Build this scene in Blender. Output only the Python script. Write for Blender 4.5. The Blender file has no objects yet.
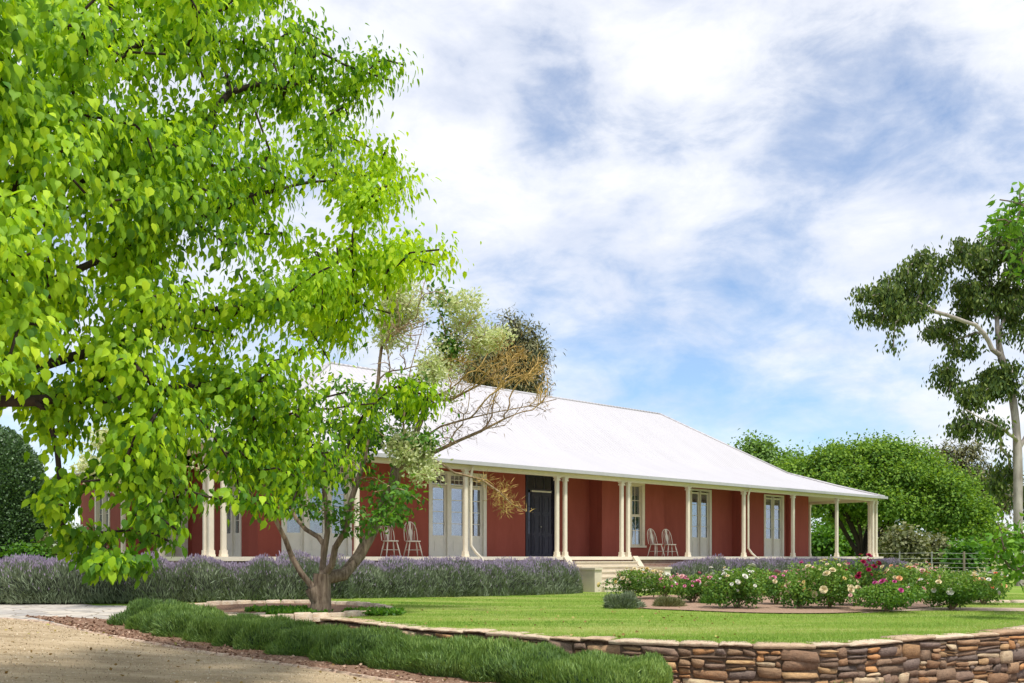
import bpy, math, random
import numpy as np
from mathutils import Vector, Matrix

random.seed(11); rng = np.random.default_rng(11)
R = math.radians
sc = bpy.context.scene
COL = sc.collection

# ------------------------------------------------------------------ camera, sky, sun, exposure
F, CX, HY, EYE = 900.0, 512.0, 556.5, 1.05
cam_d = bpy.data.cameras.new('camera'); cam = bpy.data.objects.new('camera', cam_d); COL.objects.link(cam)
cam.location = (0, 0, EYE); cam.rotation_euler = (R(90), 0, 0)
cam_d.sensor_width = 36; cam_d.lens = F / 1024 * 36
cam_d.shift_y = (HY - 341.5) / 1024
cam_d.clip_start = 0.1; cam_d.clip_end = 4000
sc.camera = cam
SUN_EL, SUN_AZ = R(64), (0.42, -0.80)          # direction towards the sun (plan)
sd = bpy.data.lights.new('sun', 'SUN'); sun = bpy.data.objects.new('sun', sd); COL.objects.link(sun)
sd.energy = 3.1; sd.angle = R(5); sd.color = (1.0, 0.955, 0.88)
n = math.hypot(*SUN_AZ)
sv = Vector((SUN_AZ[0] / n * math.cos(SUN_EL), SUN_AZ[1] / n * math.cos(SUN_EL), math.sin(SUN_EL)))
sun.rotation_euler = sv.to_track_quat('Z', 'Y').to_euler(); sun.location = (10, -10, 30)
sc.view_settings.view_transform = 'Standard'; sc.view_settings.look = 'None'
sc.view_settings.gamma = 1; sc.view_settings.use_curve_mapping = False
sc.view_settings.exposure = 0.42


class NT:
    """small helper to write node trees"""
    def __init__(s, tree): s.t = tree; tree.nodes.clear()
    def n(s, typ, **kw):
        nd = s.t.nodes.new(typ)
        for k, v in kw.items():
            if k == 'ins':
                for a, b in v.items():
                    if isinstance(b, bpy.types.NodeSocket): s.t.links.new(b, nd.inputs[a])
                    else: nd.inputs[a].default_value = b
            else: setattr(nd, k, v)
        return nd
    def math(s, op, a, b=0.0, c=None, clamp=False):
        ins = {0: a, 1: b}
        if c is not None: ins[2] = c
        return s.n('ShaderNodeMath', operation=op, use_clamp=clamp, ins=ins).outputs[0]
    def ramp(s, fac, stops):
        nd = s.n('ShaderNodeValToRGB', ins={0: fac}); cr = nd.color_ramp
        while len(cr.elements) < len(stops): cr.elements.new(0.5)
        for e, (p, c) in zip(cr.elements, stops):
            e.position = p; e.color = (c[0], c[1], c[2], 1) if not isinstance(c, float) else (c, c, c, 1)
        return nd.outputs[0]
    def mix(s, f, a, b, blend='MIX'):
        nd = s.n('ShaderNodeMix', data_type='RGBA', blend_type=blend)
        for k, v in ((0, f), (6, a), (7, b)):
            if isinstance(v, bpy.types.NodeSocket): s.t.links.new(v, nd.inputs[k])
            else: nd.inputs[k].default_value = v if not isinstance(v, tuple) else (v[0], v[1], v[2], 1)
        return nd.outputs[2]
    def noise(s, vec, scale, detail=4, rough=0.55, dist=0.0):
        ins = {'Scale': scale, 'Detail': detail, 'Roughness': rough, 'Distortion': dist}
        if vec is not None: ins['Vector'] = vec
        return s.n('ShaderNodeTexNoise', ins=ins).outputs[0]


def pdir(px, py):
    v = Vector(((px - CX) / F, 1, (HY - py) / F)); v.normalize(); return v


world = bpy.data.worlds.new('World'); sc.world = world; world.use_nodes = True
w = NT(world.node_tree)
sky = w.n('ShaderNodeTexSky', sky_type='NISHITA', sun_disc=False, sun_elevation=SUN_EL,
          sun_rotation=math.atan2(SUN_AZ[0], SUN_AZ[1]), altitude=200, air_density=1.0, dust_density=0.6, ozone_density=1.5)
tc = w.n('ShaderNodeTexCoord').outputs['Generated']
dv = w.n('ShaderNodeVectorMath', operation='NORMALIZE', ins={0: tc}).outputs[0]
sx = w.n('ShaderNodeSeparateXYZ', ins={0: dv})
zc = w.math('ADD', w.math('MAXIMUM', sx.outputs[2], 0.0), 0.16)
px_, py_ = w.math('DIVIDE', sx.outputs[0], zc), w.math('DIVIDE', sx.outputs[1], zc)
cv = w.n('ShaderNodeCombineXYZ', ins={0: px_, 1: py_, 2: 0.0}).outputs[0]
mp = w.n('ShaderNodeMapping', ins={0: cv, 'Location': (3.3, 1.7, 0), 'Rotation': (0, 0, R(24)), 'Scale': (0.85, 1.1, 1)}).outputs[0]
md = w.n('ShaderNodeMapping', ins={0: dv, 'Location': (1.3, 0.4, 2.2), 'Rotation': (0, R(-14), 0), 'Scale': (3.2, 3.2, 6.2)}).outputs[0]
n1 = w.noise(md, 1.15, 9, 0.56, 0.35)
n2 = w.noise(md, 3.4, 9, 0.62, 0.3)
dens = w.math('ADD', w.math('MULTIPLY', n1, 0.60), w.math('MULTIPLY', n2, 0.40))
dens = w.math('ADD', w.math('MULTIPLY', w.math('SUBTRACT', dens, 0.5), 1.9), 0.535)
wn = w.n('ShaderNodeTexNoise', ins={'Vector': md, 'Scale': 0.9, 'Detail': 5.0, 'Roughness': 0.6}).outputs['Color']
wv_ = w.n('ShaderNodeVectorMath', operation='MULTIPLY_ADD', ins={0: wn, 1: (0.30, 0.30, 0.16), 2: (-0.15, -0.15, -0.08)}).outputs[0]
dw = w.n('ShaderNodeVectorMath', operation='NORMALIZE', ins={0: w.n('ShaderNodeVectorMath', operation='ADD', ins={0: dv, 1: wv_}).outputs[0]}).outputs[0]
def blob(px, py, rad, amt, acc):
    d = pdir(px, py)
    dot = w.n('ShaderNodeVectorMath', operation='DOT_PRODUCT', ins={0: dw, 1: tuple(d)}).outputs['Value']
    mr = w.n('ShaderNodeMapRange', interpolation_type='SMOOTHSTEP',
             ins={'Value': dot, 'From Min': math.cos(R(rad)), 'From Max': 1.0, 'To Min': 0.0, 'To Max': amt}).outputs[0]
    return w.math('ADD', acc, mr)
for b in ((525, 115, 4.2, -.11), (565, 145, 3.8, -.13), (600, 170, 3.0, -.08), (795, 170, 3.0, -.07), (835, 155, 3.5, -.08), (890, 125, 4, -.06), (950, 100, 5, -.03), (1010, 130, 4, -.04),
          (590, 325, 4.5, -.13), (520, 320, 5, -.12), (460, 290, 4.5, -.08), (640, 345, 4, -.08), (800, 400, 9, -.11), (900, 415, 8, -.09), (680, 385, 6, -.08), (20, 430, 5, -.16), (560, 370, 5, -.08), (715, 250, 3, -.06), (760, 440, 9, -.06),
          (400, 60, 12, .07), (620, 40, 10, .06), (700, 120, 6, .05), (690, 190, 6, .05), (500, 240, 8, .08), (840, 300, 5, .10), (760, 40, 10, .05), (980, 460, 6, .08), (640, 270, 4, .05), (960, 30, 8, .06)):
    dens = blob(b[0], b[1], b[2] * 1.35, b[3] * 0.85, dens)
cl = w.ramp(dens, [(0.18, 0.12), (0.36, 0.40), (0.52, 0.74), (0.74, 1.0)])
horizon = w.n('ShaderNodeMapRange', ins={'Value': sx.outputs[2], 'From Min': 0.0, 'From Max': 0.12, 'To Min': 0.55, 'To Max': 0.0}).outputs[0]
cl = w.math('MAXIMUM', cl, horizon)
cshade = w.ramp(w.noise(mp, 1.7, 6, 0.55, 0.5), [(0.34, (5.5, 5.8, 6.6)), (0.60, (7.1, 7.15, 7.4))])
skyb = w.mix(1.0, sky.outputs[0], (0.90, 1.08, 1.22), 'MULTIPLY')
col = w.mix(cl, skyb, cshade)
bg = w.n('ShaderNodeBackground', ins={0: col, 1: 0.115})
w.n('ShaderNodeOutputWorld', ins={0: bg.outputs[0]})

# ------------------------------------------------------------------ helpers
def P(px, py, Y):
    return Vector(((px - CX) / F * Y, Y, EYE - (py - HY) / F * Y))

def tag(o, label=None, cat=None, group=None, kind=None):
    if label: o['label'] = label
    if cat: o['category'] = cat
    if group: o['group'] = group
    if kind: o['kind'] = kind
    return o

def empty(name, loc=(0, 0, 0), rz=0.0, **kw):
    o = bpy.data.objects.new(name, None); COL.objects.link(o); o.location = loc; o.rotation_euler = (0, 0, rz)
    o.empty_display_size = 0.3
    return tag(o, **kw)

class MB:
    def __init__(s): s.v = []; s.f = []
    def quadgrid(s, rows):
        b = len(s.v); m = len(rows[0])
        for r in rows: s.v += [tuple(p) for p in r]
        for i in range(len(rows) - 1):
            for j in range(m - 1):
                a = b + i * m + j; s.f.append((a, a + 1, a + m + 1, a + m))
        return s
    def box(s, x0, x1, y0, y1, z0, z1, bev=0.0):
        b = len(s.v)
        if bev <= 0:
            s.v += [(x0, y0, z0), (x1, y0, z0), (x1, y1, z0), (x0, y1, z0), (x0, y0, z1), (x1, y0, z1), (x1, y1, z1), (x0, y1, z1)]
            for f in ((0, 3, 2, 1), (4, 5, 6, 7), (0, 1, 5, 4), (1, 2, 6, 5), (2, 3, 7, 6), (3, 0, 4, 7)): s.f.append(tuple(b + i for i in f))
        else:
            def ring(d, z): return [(x0 + d, y0, z), (x1 - d, y0, z), (x1, y0 + d, z), (x1, y1 - d, z), (x1 - d, y1, z), (x0 + d, y1, z), (x0, y1 - d, z), (x0, y0 + d, z)]
            rs = [ring(bev, z0), ring(bev, z1)]
            for r in rs: s.v += r
            for i in range(8):
                j = (i + 1) % 8; s.f.append((b + i, b + j, b + 8 + j, b + 8 + i))
            s.f.append(tuple(b + 7 - i for i in range(8))); s.f.append(tuple(b + 8 + i for i in range(8)))
        return s
    def loft(s, rings, cap=True):
        b = len(s.v); m = len(rings[0])
        for r in rings: s.v += [tuple(p) for p in r]
        for i in range(len(rings) - 1):
            for j in range(m):
                k = (j + 1) % m; s.f.append((b + i * m + j, b + i * m + k, b + (i + 1) * m + k, b + (i + 1) * m + j))
        if cap:
            s.f.append(tuple(b + m - 1 - j for j in range(m))); e = b + (len(rings) - 1) * m
            s.f.append(tuple(e + j for j in range(m)))
        return s
    def tube(s, pts, rad, sides=6, closed=False):
        pts = [Vector(p) for p in pts]; N = len(pts)
        if not hasattr(rad, '__len__'): rad = [rad] * N
        rings = []; up = None
        for i, p in enumerate(pts):
            if closed: d = pts[(i + 1) % N] - pts[i - 1]
            else: d = pts[min(i + 1, N - 1)] - pts[max(i - 1, 0)]
            d.normalize()
            if up is None: up = Vector((0, 0, 1)) if abs(d.z) < .9 else Vector((1, 0, 0))
            a = d.cross(up)
            if a.length < 1e-4: a = d.cross(Vector((1, 0, 0)))
            a.normalize(); c = a.cross(d); up = c
            rings.append([p + a * math.cos(t) * rad[i] + c * math.sin(t) * rad[i] for t in [2 * math.pi * k / sides for k in range(sides)]])
        if closed: rings.append(rings[0]); s.loft(rings, False)
        else: s.loft(rings)
        return s
    def build(s, name, m, parent=None, smooth=False, loc=None, rz=0, **kw):
        me = bpy.data.meshes.new(name); me.from_pydata(s.v, [], s.f); me.update()
        if smooth: me.polygons.foreach_set('use_smooth', [True] * len(me.polygons))
        me.materials.append(m)
        o = bpy.data.objects.new(name, me); COL.objects.link(o)
        if parent: o.parent = parent
        if loc is not None: o.location = loc
        o.rotation_euler = (0, 0, rz)
        return tag(o, **kw)

def np_mesh(name, verts, faces_flat, sizes, m, parent=None, rnd=None, col=None, smooth=False, **kw):
    me = bpy.data.meshes.new(name)
    verts = np.asarray(verts, dtype=np.float32); faces_flat = np.asarray(faces_flat, dtype=np.int32); sizes = np.asarray(sizes, dtype=np.int32)
    me.vertices.add(len(verts)); me.vertices.foreach_set('co', verts.ravel())
    me.loops.add(len(faces_flat)); me.loops.foreach_set('vertex_index', faces_flat)
    st = np.concatenate([[0], np.cumsum(sizes)[:-1]]).astype(np.int32)
    me.polygons.add(len(sizes)); me.polygons.foreach_set('loop_start', st); me.polygons.foreach_set('loop_total', sizes)
    if smooth: me.polygons.foreach_set('use_smooth', np.ones(len(sizes), dtype=bool))
    me.update(calc_edges=True)
    if rnd is not None:
        a = me.attributes.new('rnd', 'FLOAT', 'POINT'); a.data.foreach_set('value', np.asarray(rnd, dtype=np.float32))
    if col is not None:
        a = me.attributes.new('col', 'FLOAT_COLOR', 'POINT'); a.data.foreach_set('color', np.asarray(col, dtype=np.float32).ravel())
    me.materials.append(m)
    o = bpy.data.objects.new(name, me); COL.objects.link(o)
    if parent: o.parent = parent
    return tag(o, **kw)

def norm(a): return a / np.maximum(np.linalg.norm(a, axis=1, keepdims=True), 1e-9)

LEAF_FINE = (np.array([[0, 0, 0], [.20, .26, .05], [.55, .27, -.05], [1, 0, -.34], [.55, -.27, -.05], [.20, -.26, .05], [.28, 0, -.05], [.62, 0, -.14], [.82, .09, -.18], [.82, -.09, -.18]]),
             [(0, 5, 6), (0, 6, 1), (5, 4, 7, 6), (6, 7, 2, 1), (4, 9, 7), (7, 8, 2), (7, 9, 3), (7, 3, 8)])
LEAF_MID = (np.array([[0, 0, 0], [.45, .30, .06], [1, 0, -.12], [.45, -.30, .06]]), [(0, 3, 2), (0, 2, 1)])
LEAF_THIN = (np.array([[0, 0, 0], [.45, .10, .02], [1, 0, -.05], [.45, -.10, .02]]), [(0, 3, 2), (0, 2, 1)])
BLADE = (np.array([[0, .5, 0], [0, -.5, 0], [1, 0, 0]]), [(0, 1, 2)])

def leaves(name, pos, dirs, length, width, m, parent=None, shape=LEAF_MID, rnd=None, nrm=None, **kw):
    """one mesh of leaves: pos (N,3), dirs (N,3), length (N,), width = ratio to length of the half-blade in `shape`"""
    N = len(pos); T, fc = shape; K = len(T)
    d = norm(dirs); r = norm(rng.normal(size=(N, 3))) if nrm is None else norm(norm(nrm) + rng.normal(size=(N, 3)) * .32); s = norm(np.cross(d, r)); u = np.cross(s, d)
    length = np.broadcast_to(length, (N,)); width = np.broadcast_to(width, (N,))
    V = pos[:, None, :] + length[:, None, None] * (T[None, :, 0:1] * d[:, None, :] + T[None, :, 1:2] * width[:, None, None] * s[:, None, :] + T[None, :, 2:3] * u[:, None, :])
    base = np.concatenate([np.array(f) for f in fc]); sz = np.array([len(f) for f in fc])
    ff = (np.arange(N)[:, None] * K + base[None, :]).ravel(); ss = np.tile(sz, N)
    if rnd is None: rnd = rng.random(N)
    return np_mesh(name, V.reshape(-1, 3), ff, ss, m, parent, rnd=np.repeat(rnd, K), **kw)

# ------------------------------------------------------------------ materials
MATS = {}
def mat(name, fn):
    m = bpy.data.materials.new(name); m.use_nodes = True; t = NT(m.node_tree); fn(t); MATS[name] = m; return m
def out(t, sh, disp=None): t.n('ShaderNodeOutputMaterial', ins={0: sh})
def gpos(t): return t.n('ShaderNodeNewGeometry').outputs['Position']
def opos(t): return t.n('ShaderNodeTexCoord').outputs['Object']
def bump(t, h, strength=0.3, dist=0.02): return t.n('ShaderNodeBump', ins={'Height': h, 'Strength': strength, 'Distance': dist}).outputs[0]
def principled(t, base, rough=0.6, normal=None, spec=0.4, metal=0.0):
    ins = {'Base Color': base if isinstance(base, bpy.types.NodeSocket) else (*base, 1), 'Roughness': rough, 'Specular IOR Level': spec, 'Metallic': metal}
    if normal is not None: ins['Normal'] = normal
    return t.n('ShaderNodeBsdfPrincipled', ins=ins).outputs[0]

def simple(name, c, rough=0.6, var=0.12, scale=6.0, bs=0.15, spec=0.35):
    def fn(t):
        p = opos(t); nz = t.noise(p, scale, 5, 0.6); nf = t.noise(p, scale * 14, 3, 0.6)
        a = tuple(x * (1 - var) for x in c); b = tuple(min(1, x * (1 + var)) for x in c)
        out(t, principled(t, t.ramp(nz, [(0.3, a), (0.7, b)]), rough, bump(t, nf, bs, 0.004), spec))
    return mat(name, fn)

cream = simple('cream_paint', (0.74, 0.66, 0.52), 0.45, 0.05)
white_chair = simple('white_chair_paint', (0.74, 0.68, 0.58), 0.45, 0.06)
joinery = simple('pale_cream_joinery', (0.72, 0.69, 0.61), 0.4, 0.05)
ceiling_m = simple('ceiling_boards', (0.66, 0.58, 0.44), 0.6, 0.05)
gutter_m = simple('gutter_metal', (0.42, 0.42, 0.41), 0.4, 0.06)
stair_m = simple('cream_render', (0.62, 0.54, 0.41), 0.8, 0.10, 3.0, 0.3)
navy = simple('dark_navy_door_paint', (0.034, 0.031, 0.055), 0.38, 0.15, spec=0.3)
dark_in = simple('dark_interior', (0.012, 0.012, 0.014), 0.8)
wire_m = simple('galvanised_wire', (0.30, 0.30, 0.29), 0.5)
timber_m = simple('weathered_timber', (0.22, 0.18, 0.14), 0.85, 0.25)

def f_red(t):
    p = opos(t); nz = t.noise(t.n('ShaderNodeMapping', ins={0: p, 'Scale': (2.2, 2.2, 0.7)}).outputs[0], 0.9, 8, 0.68, 0.3); nf = t.noise(p, 60, 3, 0.6)
    out(t, principled(t, t.ramp(nz, [(0.3, (0.27, 0.066, 0.047)), (0.7, (0.345, 0.088, 0.063))]), 0.85, bump(t, nf, 0.25, 0.004), 0.25))
red = mat('terracotta_red_render', f_red)

def f_roof(t):
    p = opos(t)
    nz = t.noise(p, 0.5, 5, 0.6)
    sp = t.n('ShaderNodeSeparateXYZ', ins={0: p})
    ng = t.n('ShaderNodeNewGeometry').outputs['Normal']
    def ribs(coord): return t.math('SINE', t.math('MULTIPLY', coord, 2 * math.pi / 0.19))
    st = t.noise(t.n('ShaderNodeMapping', ins={0: p, 'Scale': (3.0, 0.12, 0.12)}).outputs[0], 1.0, 5, 0.6)
    c = t.mix(0.5, t.ramp(nz, [(0.3, (0.475, 0.455, 0.465)), (0.7, (0.525, 0.505, 0.515))]), t.ramp(st, [(0.3, (0.465, 0.445, 0.455)), (0.7, (0.535, 0.515, 0.525))]))
    out(t, principled(t, c, 0.45, bump(t, ribs(sp.outputs[0]), 0.5, 0.015), 0.3))
roof_m = mat('white_corrugated_roofing', f_roof)
def f_roof_end(t):
    p = opos(t); sp = t.n('ShaderNodeSeparateXYZ', ins={0: p})
    r = t.math('SINE', t.math('MULTIPLY', sp.outputs[1], 2 * math.pi / 0.19))
    out(t, principled(t, t.ramp(t.noise(p, 0.5, 5), [(0.3, (0.475, 0.455, 0.465)), (0.7, (0.525, 0.505, 0.515))]), 0.45, bump(t, r, 0.35, 0.012), 0.3))
roof_end_m = mat('white_corrugated_hip', f_roof_end)

def f_glass(t):
    lw = t.n('ShaderNodeLayerWeight', ins={0: 0.5}).outputs['Fresnel']
    fac = t.math('ADD', t.math('MULTIPLY', lw, 0.5), 0.15, clamp=True)
    g = t.n('ShaderNodeBsdfGlossy', ins={0: (0.86, 0.9, 1.0, 1), 'Roughness': 0.02, 'Normal': bump(t, t.noise(opos(t), 1.3, 2), 0.04, 0.05)}).outputs[0]
    tr = t.n('ShaderNodeBsdfTransparent', ins={0: (0.75, 0.8, 0.82, 1)}).outputs[0]
    out(t, t.n('ShaderNodeMixShader', ins={0: fac, 1: tr, 2: g}).outputs[0])
glass = mat('window_glass', f_glass)
def f_glassd(t):
    g = t.n('ShaderNodeBsdfGlossy', ins={0: (0.8, 0.85, 1.0, 1), 'Roughness': 0.03}).outputs[0]
    d_ = t.n('ShaderNodeBsdfDiffuse', ins={0: (0.012, 0.012, 0.018, 1)}).outputs[0]
    out(t, t.n('ShaderNodeMixShader', ins={0: 0.07, 1: d_, 2: g}).outputs[0])
glass_dark = mat('dark_door_glass', f_glassd)
def f_curt(t):
    p = opos(t); wv = t.n('ShaderNodeTexWave', ins={'Vector': p, 'Scale': 4.0, 'Distortion': 1.2, 'Detail': 2.0})
    out(t, principled(t, t.ramp(wv.outputs[1], [(0.2, (0.30, 0.31, 0.33)), (0.8, (0.62, 0.62, 0.62))]), 0.9, bump(t, wv.outputs[1], 0.6, 0.03), 0.1))
curtain_m = mat('linen_curtain', f_curt)

def leaf_mat(name, cols, transl=0.4, gloss=0.06, tcol=None):
    def fn(t):
        at = t.n('ShaderNodeAttribute', attribute_name='rnd').outputs['Fac']
        c = t.ramp(at, [(i / (len(cols) - 1), x) for i, x in enumerate(cols)])
        df = t.n('ShaderNodeBsdfDiffuse', ins={0: c}).outputs[0]
        tc2 = t.mix(1.0, c, tcol or (1.25, 1.15, 0.5), 'MULTIPLY')
        tl = t.n('ShaderNodeBsdfTranslucent', ins={0: tc2}).outputs[0]
        m1 = t.n('ShaderNodeMixShader', ins={0: transl, 1: df, 2: tl}).outputs[0]
        gl = t.n('ShaderNodeBsdfGlossy', ins={0: (1, 1, 1, 1), 'Roughness': 0.6}).outputs[0]
        out(t, t.n('ShaderNodeMixShader', ins={0: gloss, 1: m1, 2: gl}).outputs[0])
    return mat(name, fn)
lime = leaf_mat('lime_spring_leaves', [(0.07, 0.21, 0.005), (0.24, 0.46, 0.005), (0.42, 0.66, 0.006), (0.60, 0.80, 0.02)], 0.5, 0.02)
midleaf = leaf_mat('mid_green_leaves', [(0.04, 0.13, 0.012), (0.08, 0.21, 0.015), (0.15, 0.33, 0.02)], 0.4, 0.02)
blossom_l = leaf_mat('pale_seed_clusters', [(0.46, 0.56, 0.20), (0.64, 0.70, 0.36), (0.80, 0.80, 0.56)], 0.45, 0.03, (1.05, 1.05, 0.8))
gumleaf = leaf_mat('olive_gum_leaves', [(0.035, 0.075, 0.016), (0.085, 0.145, 0.024), (0.20, 0.26, 0.045)], 0.25, 0.02)
youngleaf = leaf_mat('young_green_leaves', [(0.07, 0.20, 0.012), (0.13, 0.32, 0.02), (0.24, 0.46, 0.04)], 0.45, 0.02)
gumleaf2 = leaf_mat('grey_gum_leaves', [(0.09, 0.11, 0.055), (0.16, 0.17, 0.08), (0.27, 0.25, 0.12)], 0.2, 0.02)
broad = leaf_mat('broadleaf_crown', [(0.065, 0.155, 0.022), (0.16, 0.30, 0.035), (0.31, 0.47, 0.06)], 0.4, 0.015)
paleleaf = leaf_mat('pale_green_crown', [(0.10, 0.20, 0.03), (0.16, 0.30, 0.04), (0.22, 0.38, 0.06)], 0.36, 0.04)
darkhedge = leaf_mat('dark_clipped_leaves', [(0.03, 0.085, 0.015), (0.055, 0.14, 0.022), (0.10, 0.21, 0.035)], 0.2, 0.08)
lavleaf = leaf_mat('grey_green_lavender', [(0.11, 0.15, 0.08), (0.185, 0.24, 0.135), (0.29, 0.34, 0.22)], 0.15, 0.03)
lavflow = leaf_mat('lavender_flowers', [(0.26, 0.20, 0.30), (0.36, 0.29, 0.40), (0.46, 0.39, 0.50)], 0.15, 0.02, (1, 1, 1))
rosem = leaf_mat('green_lavender_shoots', [(0.07, 0.15, 0.03), (0.16, 0.28, 0.05), (0.31, 0.45, 0.10)], 0.3, 0.04)
roseleaf = leaf_mat('rose_leaves', [(0.05, 0.13, 0.02), (0.12, 0.25, 0.03), (0.28, 0.42, 0.07)], 0.35, 0.02)
oliveleaf = leaf_mat('olive_scrub_leaves', [(0.10, 0.12, 0.04), (0.17, 0.19, 0.07), (0.26, 0.26, 0.12)], 0.25, 0.03)
grassm = leaf_mat('grass_blades', [(0.12, 0.25, 0.022), (0.26, 0.38, 0.055), (0.55, 0.54, 0.22)], 0.35, 0.02)
twig_lichen = simple('orange_lichen_twigs', (0.50, 0.34, 0.11), 0.9, 0.35, 3.0)
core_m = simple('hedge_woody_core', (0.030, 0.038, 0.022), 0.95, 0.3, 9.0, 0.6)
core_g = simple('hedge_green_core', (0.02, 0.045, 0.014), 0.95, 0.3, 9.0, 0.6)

def bark(name, a, b, scale=(14, 14, 2.2)):
    def fn(t):
        mpx = t.n('ShaderNodeMapping', ins={0: gpos(t), 'Scale': scale}).outputs[0]
        nz = t.noise(mpx, 1.0, 6, 0.65, 0.4); n3 = t.noise(gpos(t), 1.6, 3)
        c = t.mix(0.35, t.ramp(nz, [(0.35, a), (0.65, b)]), t.ramp(n3, [(0.35, a), (0.65, b)]))
        out(t, principled(t, c, 0.9, bump(t, nz, 0.6, 0.02), 0.15))
    return mat(name, fn)
bark_grey = bark('grey_brown_bark', (0.13, 0.10, 0.075), (0.34, 0.275, 0.21))
bark_dark = bark('dark_bark', (0.022, 0.017, 0.013), (0.07, 0.052, 0.04))
bark_gum = bark('pale_gum_bark', (0.20, 0.165, 0.14), (0.52, 0.47, 0.42), (5, 5, 0.8))
bark_red = bark('reddish_stem_bark', (0.22, 0.14, 0.09), (0.40, 0.29, 0.18))

def f_bm(t):
    at = t.n('ShaderNodeAttribute', attribute_name='rnd').outputs['Fac']
    nz = t.noise(t.n('ShaderNodeMapping', ins={0: gpos(t), 'Scale': (16, 16, 3)}).outputs[0], 1.0, 6, 0.65, 0.4)
    lo = t.ramp(at, [(0.0, (0.10, 0.07, 0.05)), (0.5, (0.17, 0.11, 0.07)), (1.0, (0.34, 0.22, 0.07))])
    hi = t.ramp(at, [(0.0, (0.29, 0.225, 0.165)), (0.5, (0.42, 0.31, 0.20)), (1.0, (0.60, 0.42, 0.15))])
    out(t, principled(t, t.mix(t.ramp(nz, [(0.35, 0.0), (0.65, 1.0)]), lo, hi), 0.9, bump(t, nz, 0.6, 0.02), 0.15))
bark_multi = mat('grey_bark_with_lichen', f_bm)

def f_drive(t):
    p = gpos(t)
    big = t.noise(p, 0.45, 5, 0.6, 0.4); mid = t.noise(t.n('ShaderNodeMapping', ins={0: p, 'Rotation': (0, 0, R(28)), 'Scale': (0.6, 2.6, 1)}).outputs[0], 1.1, 6, 0.65)
    fine = t.noise(p, 90, 4, 0.75); fine2 = t.noise(p, 24, 5, 0.7)
    c = t.ramp(big, [(0.3, (0.29, 0.21, 0.12)), (0.5, (0.40, 0.305, 0.185)), (0.72, (0.50, 0.395, 0.26))])
    c = t.mix(0.62, c, t.ramp(mid, [(0.32, (0.20, 0.145, 0.085)), (0.46, (0.34, 0.255, 0.155)), (0.58, (0.46, 0.36, 0.235)), (0.72, (0.56, 0.46, 0.33))]))
    c = t.mix(0.6, c, t.ramp(fine, [(0.3, (0.30, 0.30, 0.30)), (0.55, (0.62, 0.62, 0.62)), (0.75, (0.85, 0.83, 0.8))]), 'OVERLAY')
    c = t.mix(t.ramp(fine2, [(0.60, 0.0), (0.74, 0.28)]), c, (0.22, 0.16, 0.08))
    h = t.math('ADD', fine, t.math('MULTIPLY', fine2, 1.5))
    out(t, principled(t, c, 0.95, bump(t, h, 0.55, 0.012), 0.15))
drive_m = mat('sandy_gravel', f_drive)

def f_mulch(t):
    p = gpos(t); a = t.noise(p, 34, 5, 0.75); b = t.noise(p, 1.5, 3)
    c = t.ramp(a, [(0.3, (0.085, 0.045, 0.027)), (0.52, (0.25, 0.145, 0.095)), (0.72, (0.46, 0.33, 0.25))])
    out(t, principled(t, t.mix(0.25, c, t.ramp(b, [(0.3, (0.17, 0.10, 0.06)), (0.7, (0.36, 0.25, 0.18))])), 0.95, bump(t, a, 0.8, 0.03), 0.1))
mulch_m = mat('bark_mulch', f_mulch)
def f_rmulch(t):
    p = gpos(t); a = t.noise(p, 30, 5, 0.75)
    out(t, principled(t, t.ramp(a, [(0.3, (0.22, 0.13, 0.08)), (0.55, (0.38, 0.255, 0.18)), (0.75, (0.52, 0.39, 0.30))]), 0.95, bump(t, a, 0.7, 0.03), 0.1))
rmulch_m = mat('pinkish_gravel_mulch', f_rmulch)
def f_path(t):
    p = gpos(t); a = t.noise(p, 40, 4, 0.7)
    out(t, principled(t, t.ramp(a, [(0.3, (0.34, 0.25, 0.18)), (0.7, (0.52, 0.41, 0.31))]), 0.95, bump(t, a, 0.5, 0.02), 0.1))
path_m = mat('pinkish_path_gravel', f_path)

def f_grass(t):
    p = gpos(t)
    st = t.noise(t.n('ShaderNodeMapping', ins={0: p, 'Rotation': (0, 0, R(-8)), 'Scale': (0.16, 1.0, 1)}).outputs[0], 1.1, 5, 0.62, 0.3)
    f = t.noise(p, 46, 5, 0.8); m2 = t.noise(p, 4.5, 5, 0.65)
    c = t.ramp(st, [(0.34, (0.13, 0.24, 0.025)), (0.5, (0.22, 0.33, 0.045)), (0.64, (0.38, 0.42, 0.13))])
    c = t.mix(0.35, c, t.ramp(m2, [(0.32, (0.08, 0.18, 0.015)), (0.5, (0.17, 0.28, 0.035)), (0.72, (0.34, 0.33, 0.13))]))
    c = t.mix(0.4, c, t.ramp(f, [(0.3, (0.25, 0.25, 0.25)), (0.7, (0.8, 0.8, 0.75))]), 'OVERLAY')
    out(t, principled(t, c, 0.95, bump(t, f, 0.8, 0.03), 0.1))
lawn_m = mat('mown_lawn', f_grass)
def f_field(t):
    p = gpos(t); a = t.noise(p, 0.06, 5, 0.6); b = t.noise(p, 1.2, 6, 0.7)
    c = t.mix(0.4, t.ramp(a, [(0.35, (0.14, 0.21, 0.05)), (0.5, (0.24, 0.24, 0.09)), (0.65, (0.40, 0.32, 0.19))]), t.ramp(b, [(0.3, (0.12, 0.17, 0.04)), (0.7, (0.34, 0.32, 0.15))]))
    out(t, principled(t, c, 0.95, bump(t, b, 0.6, 0.1), 0.1))
field_m = mat('dry_paddock', f_field)
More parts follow.
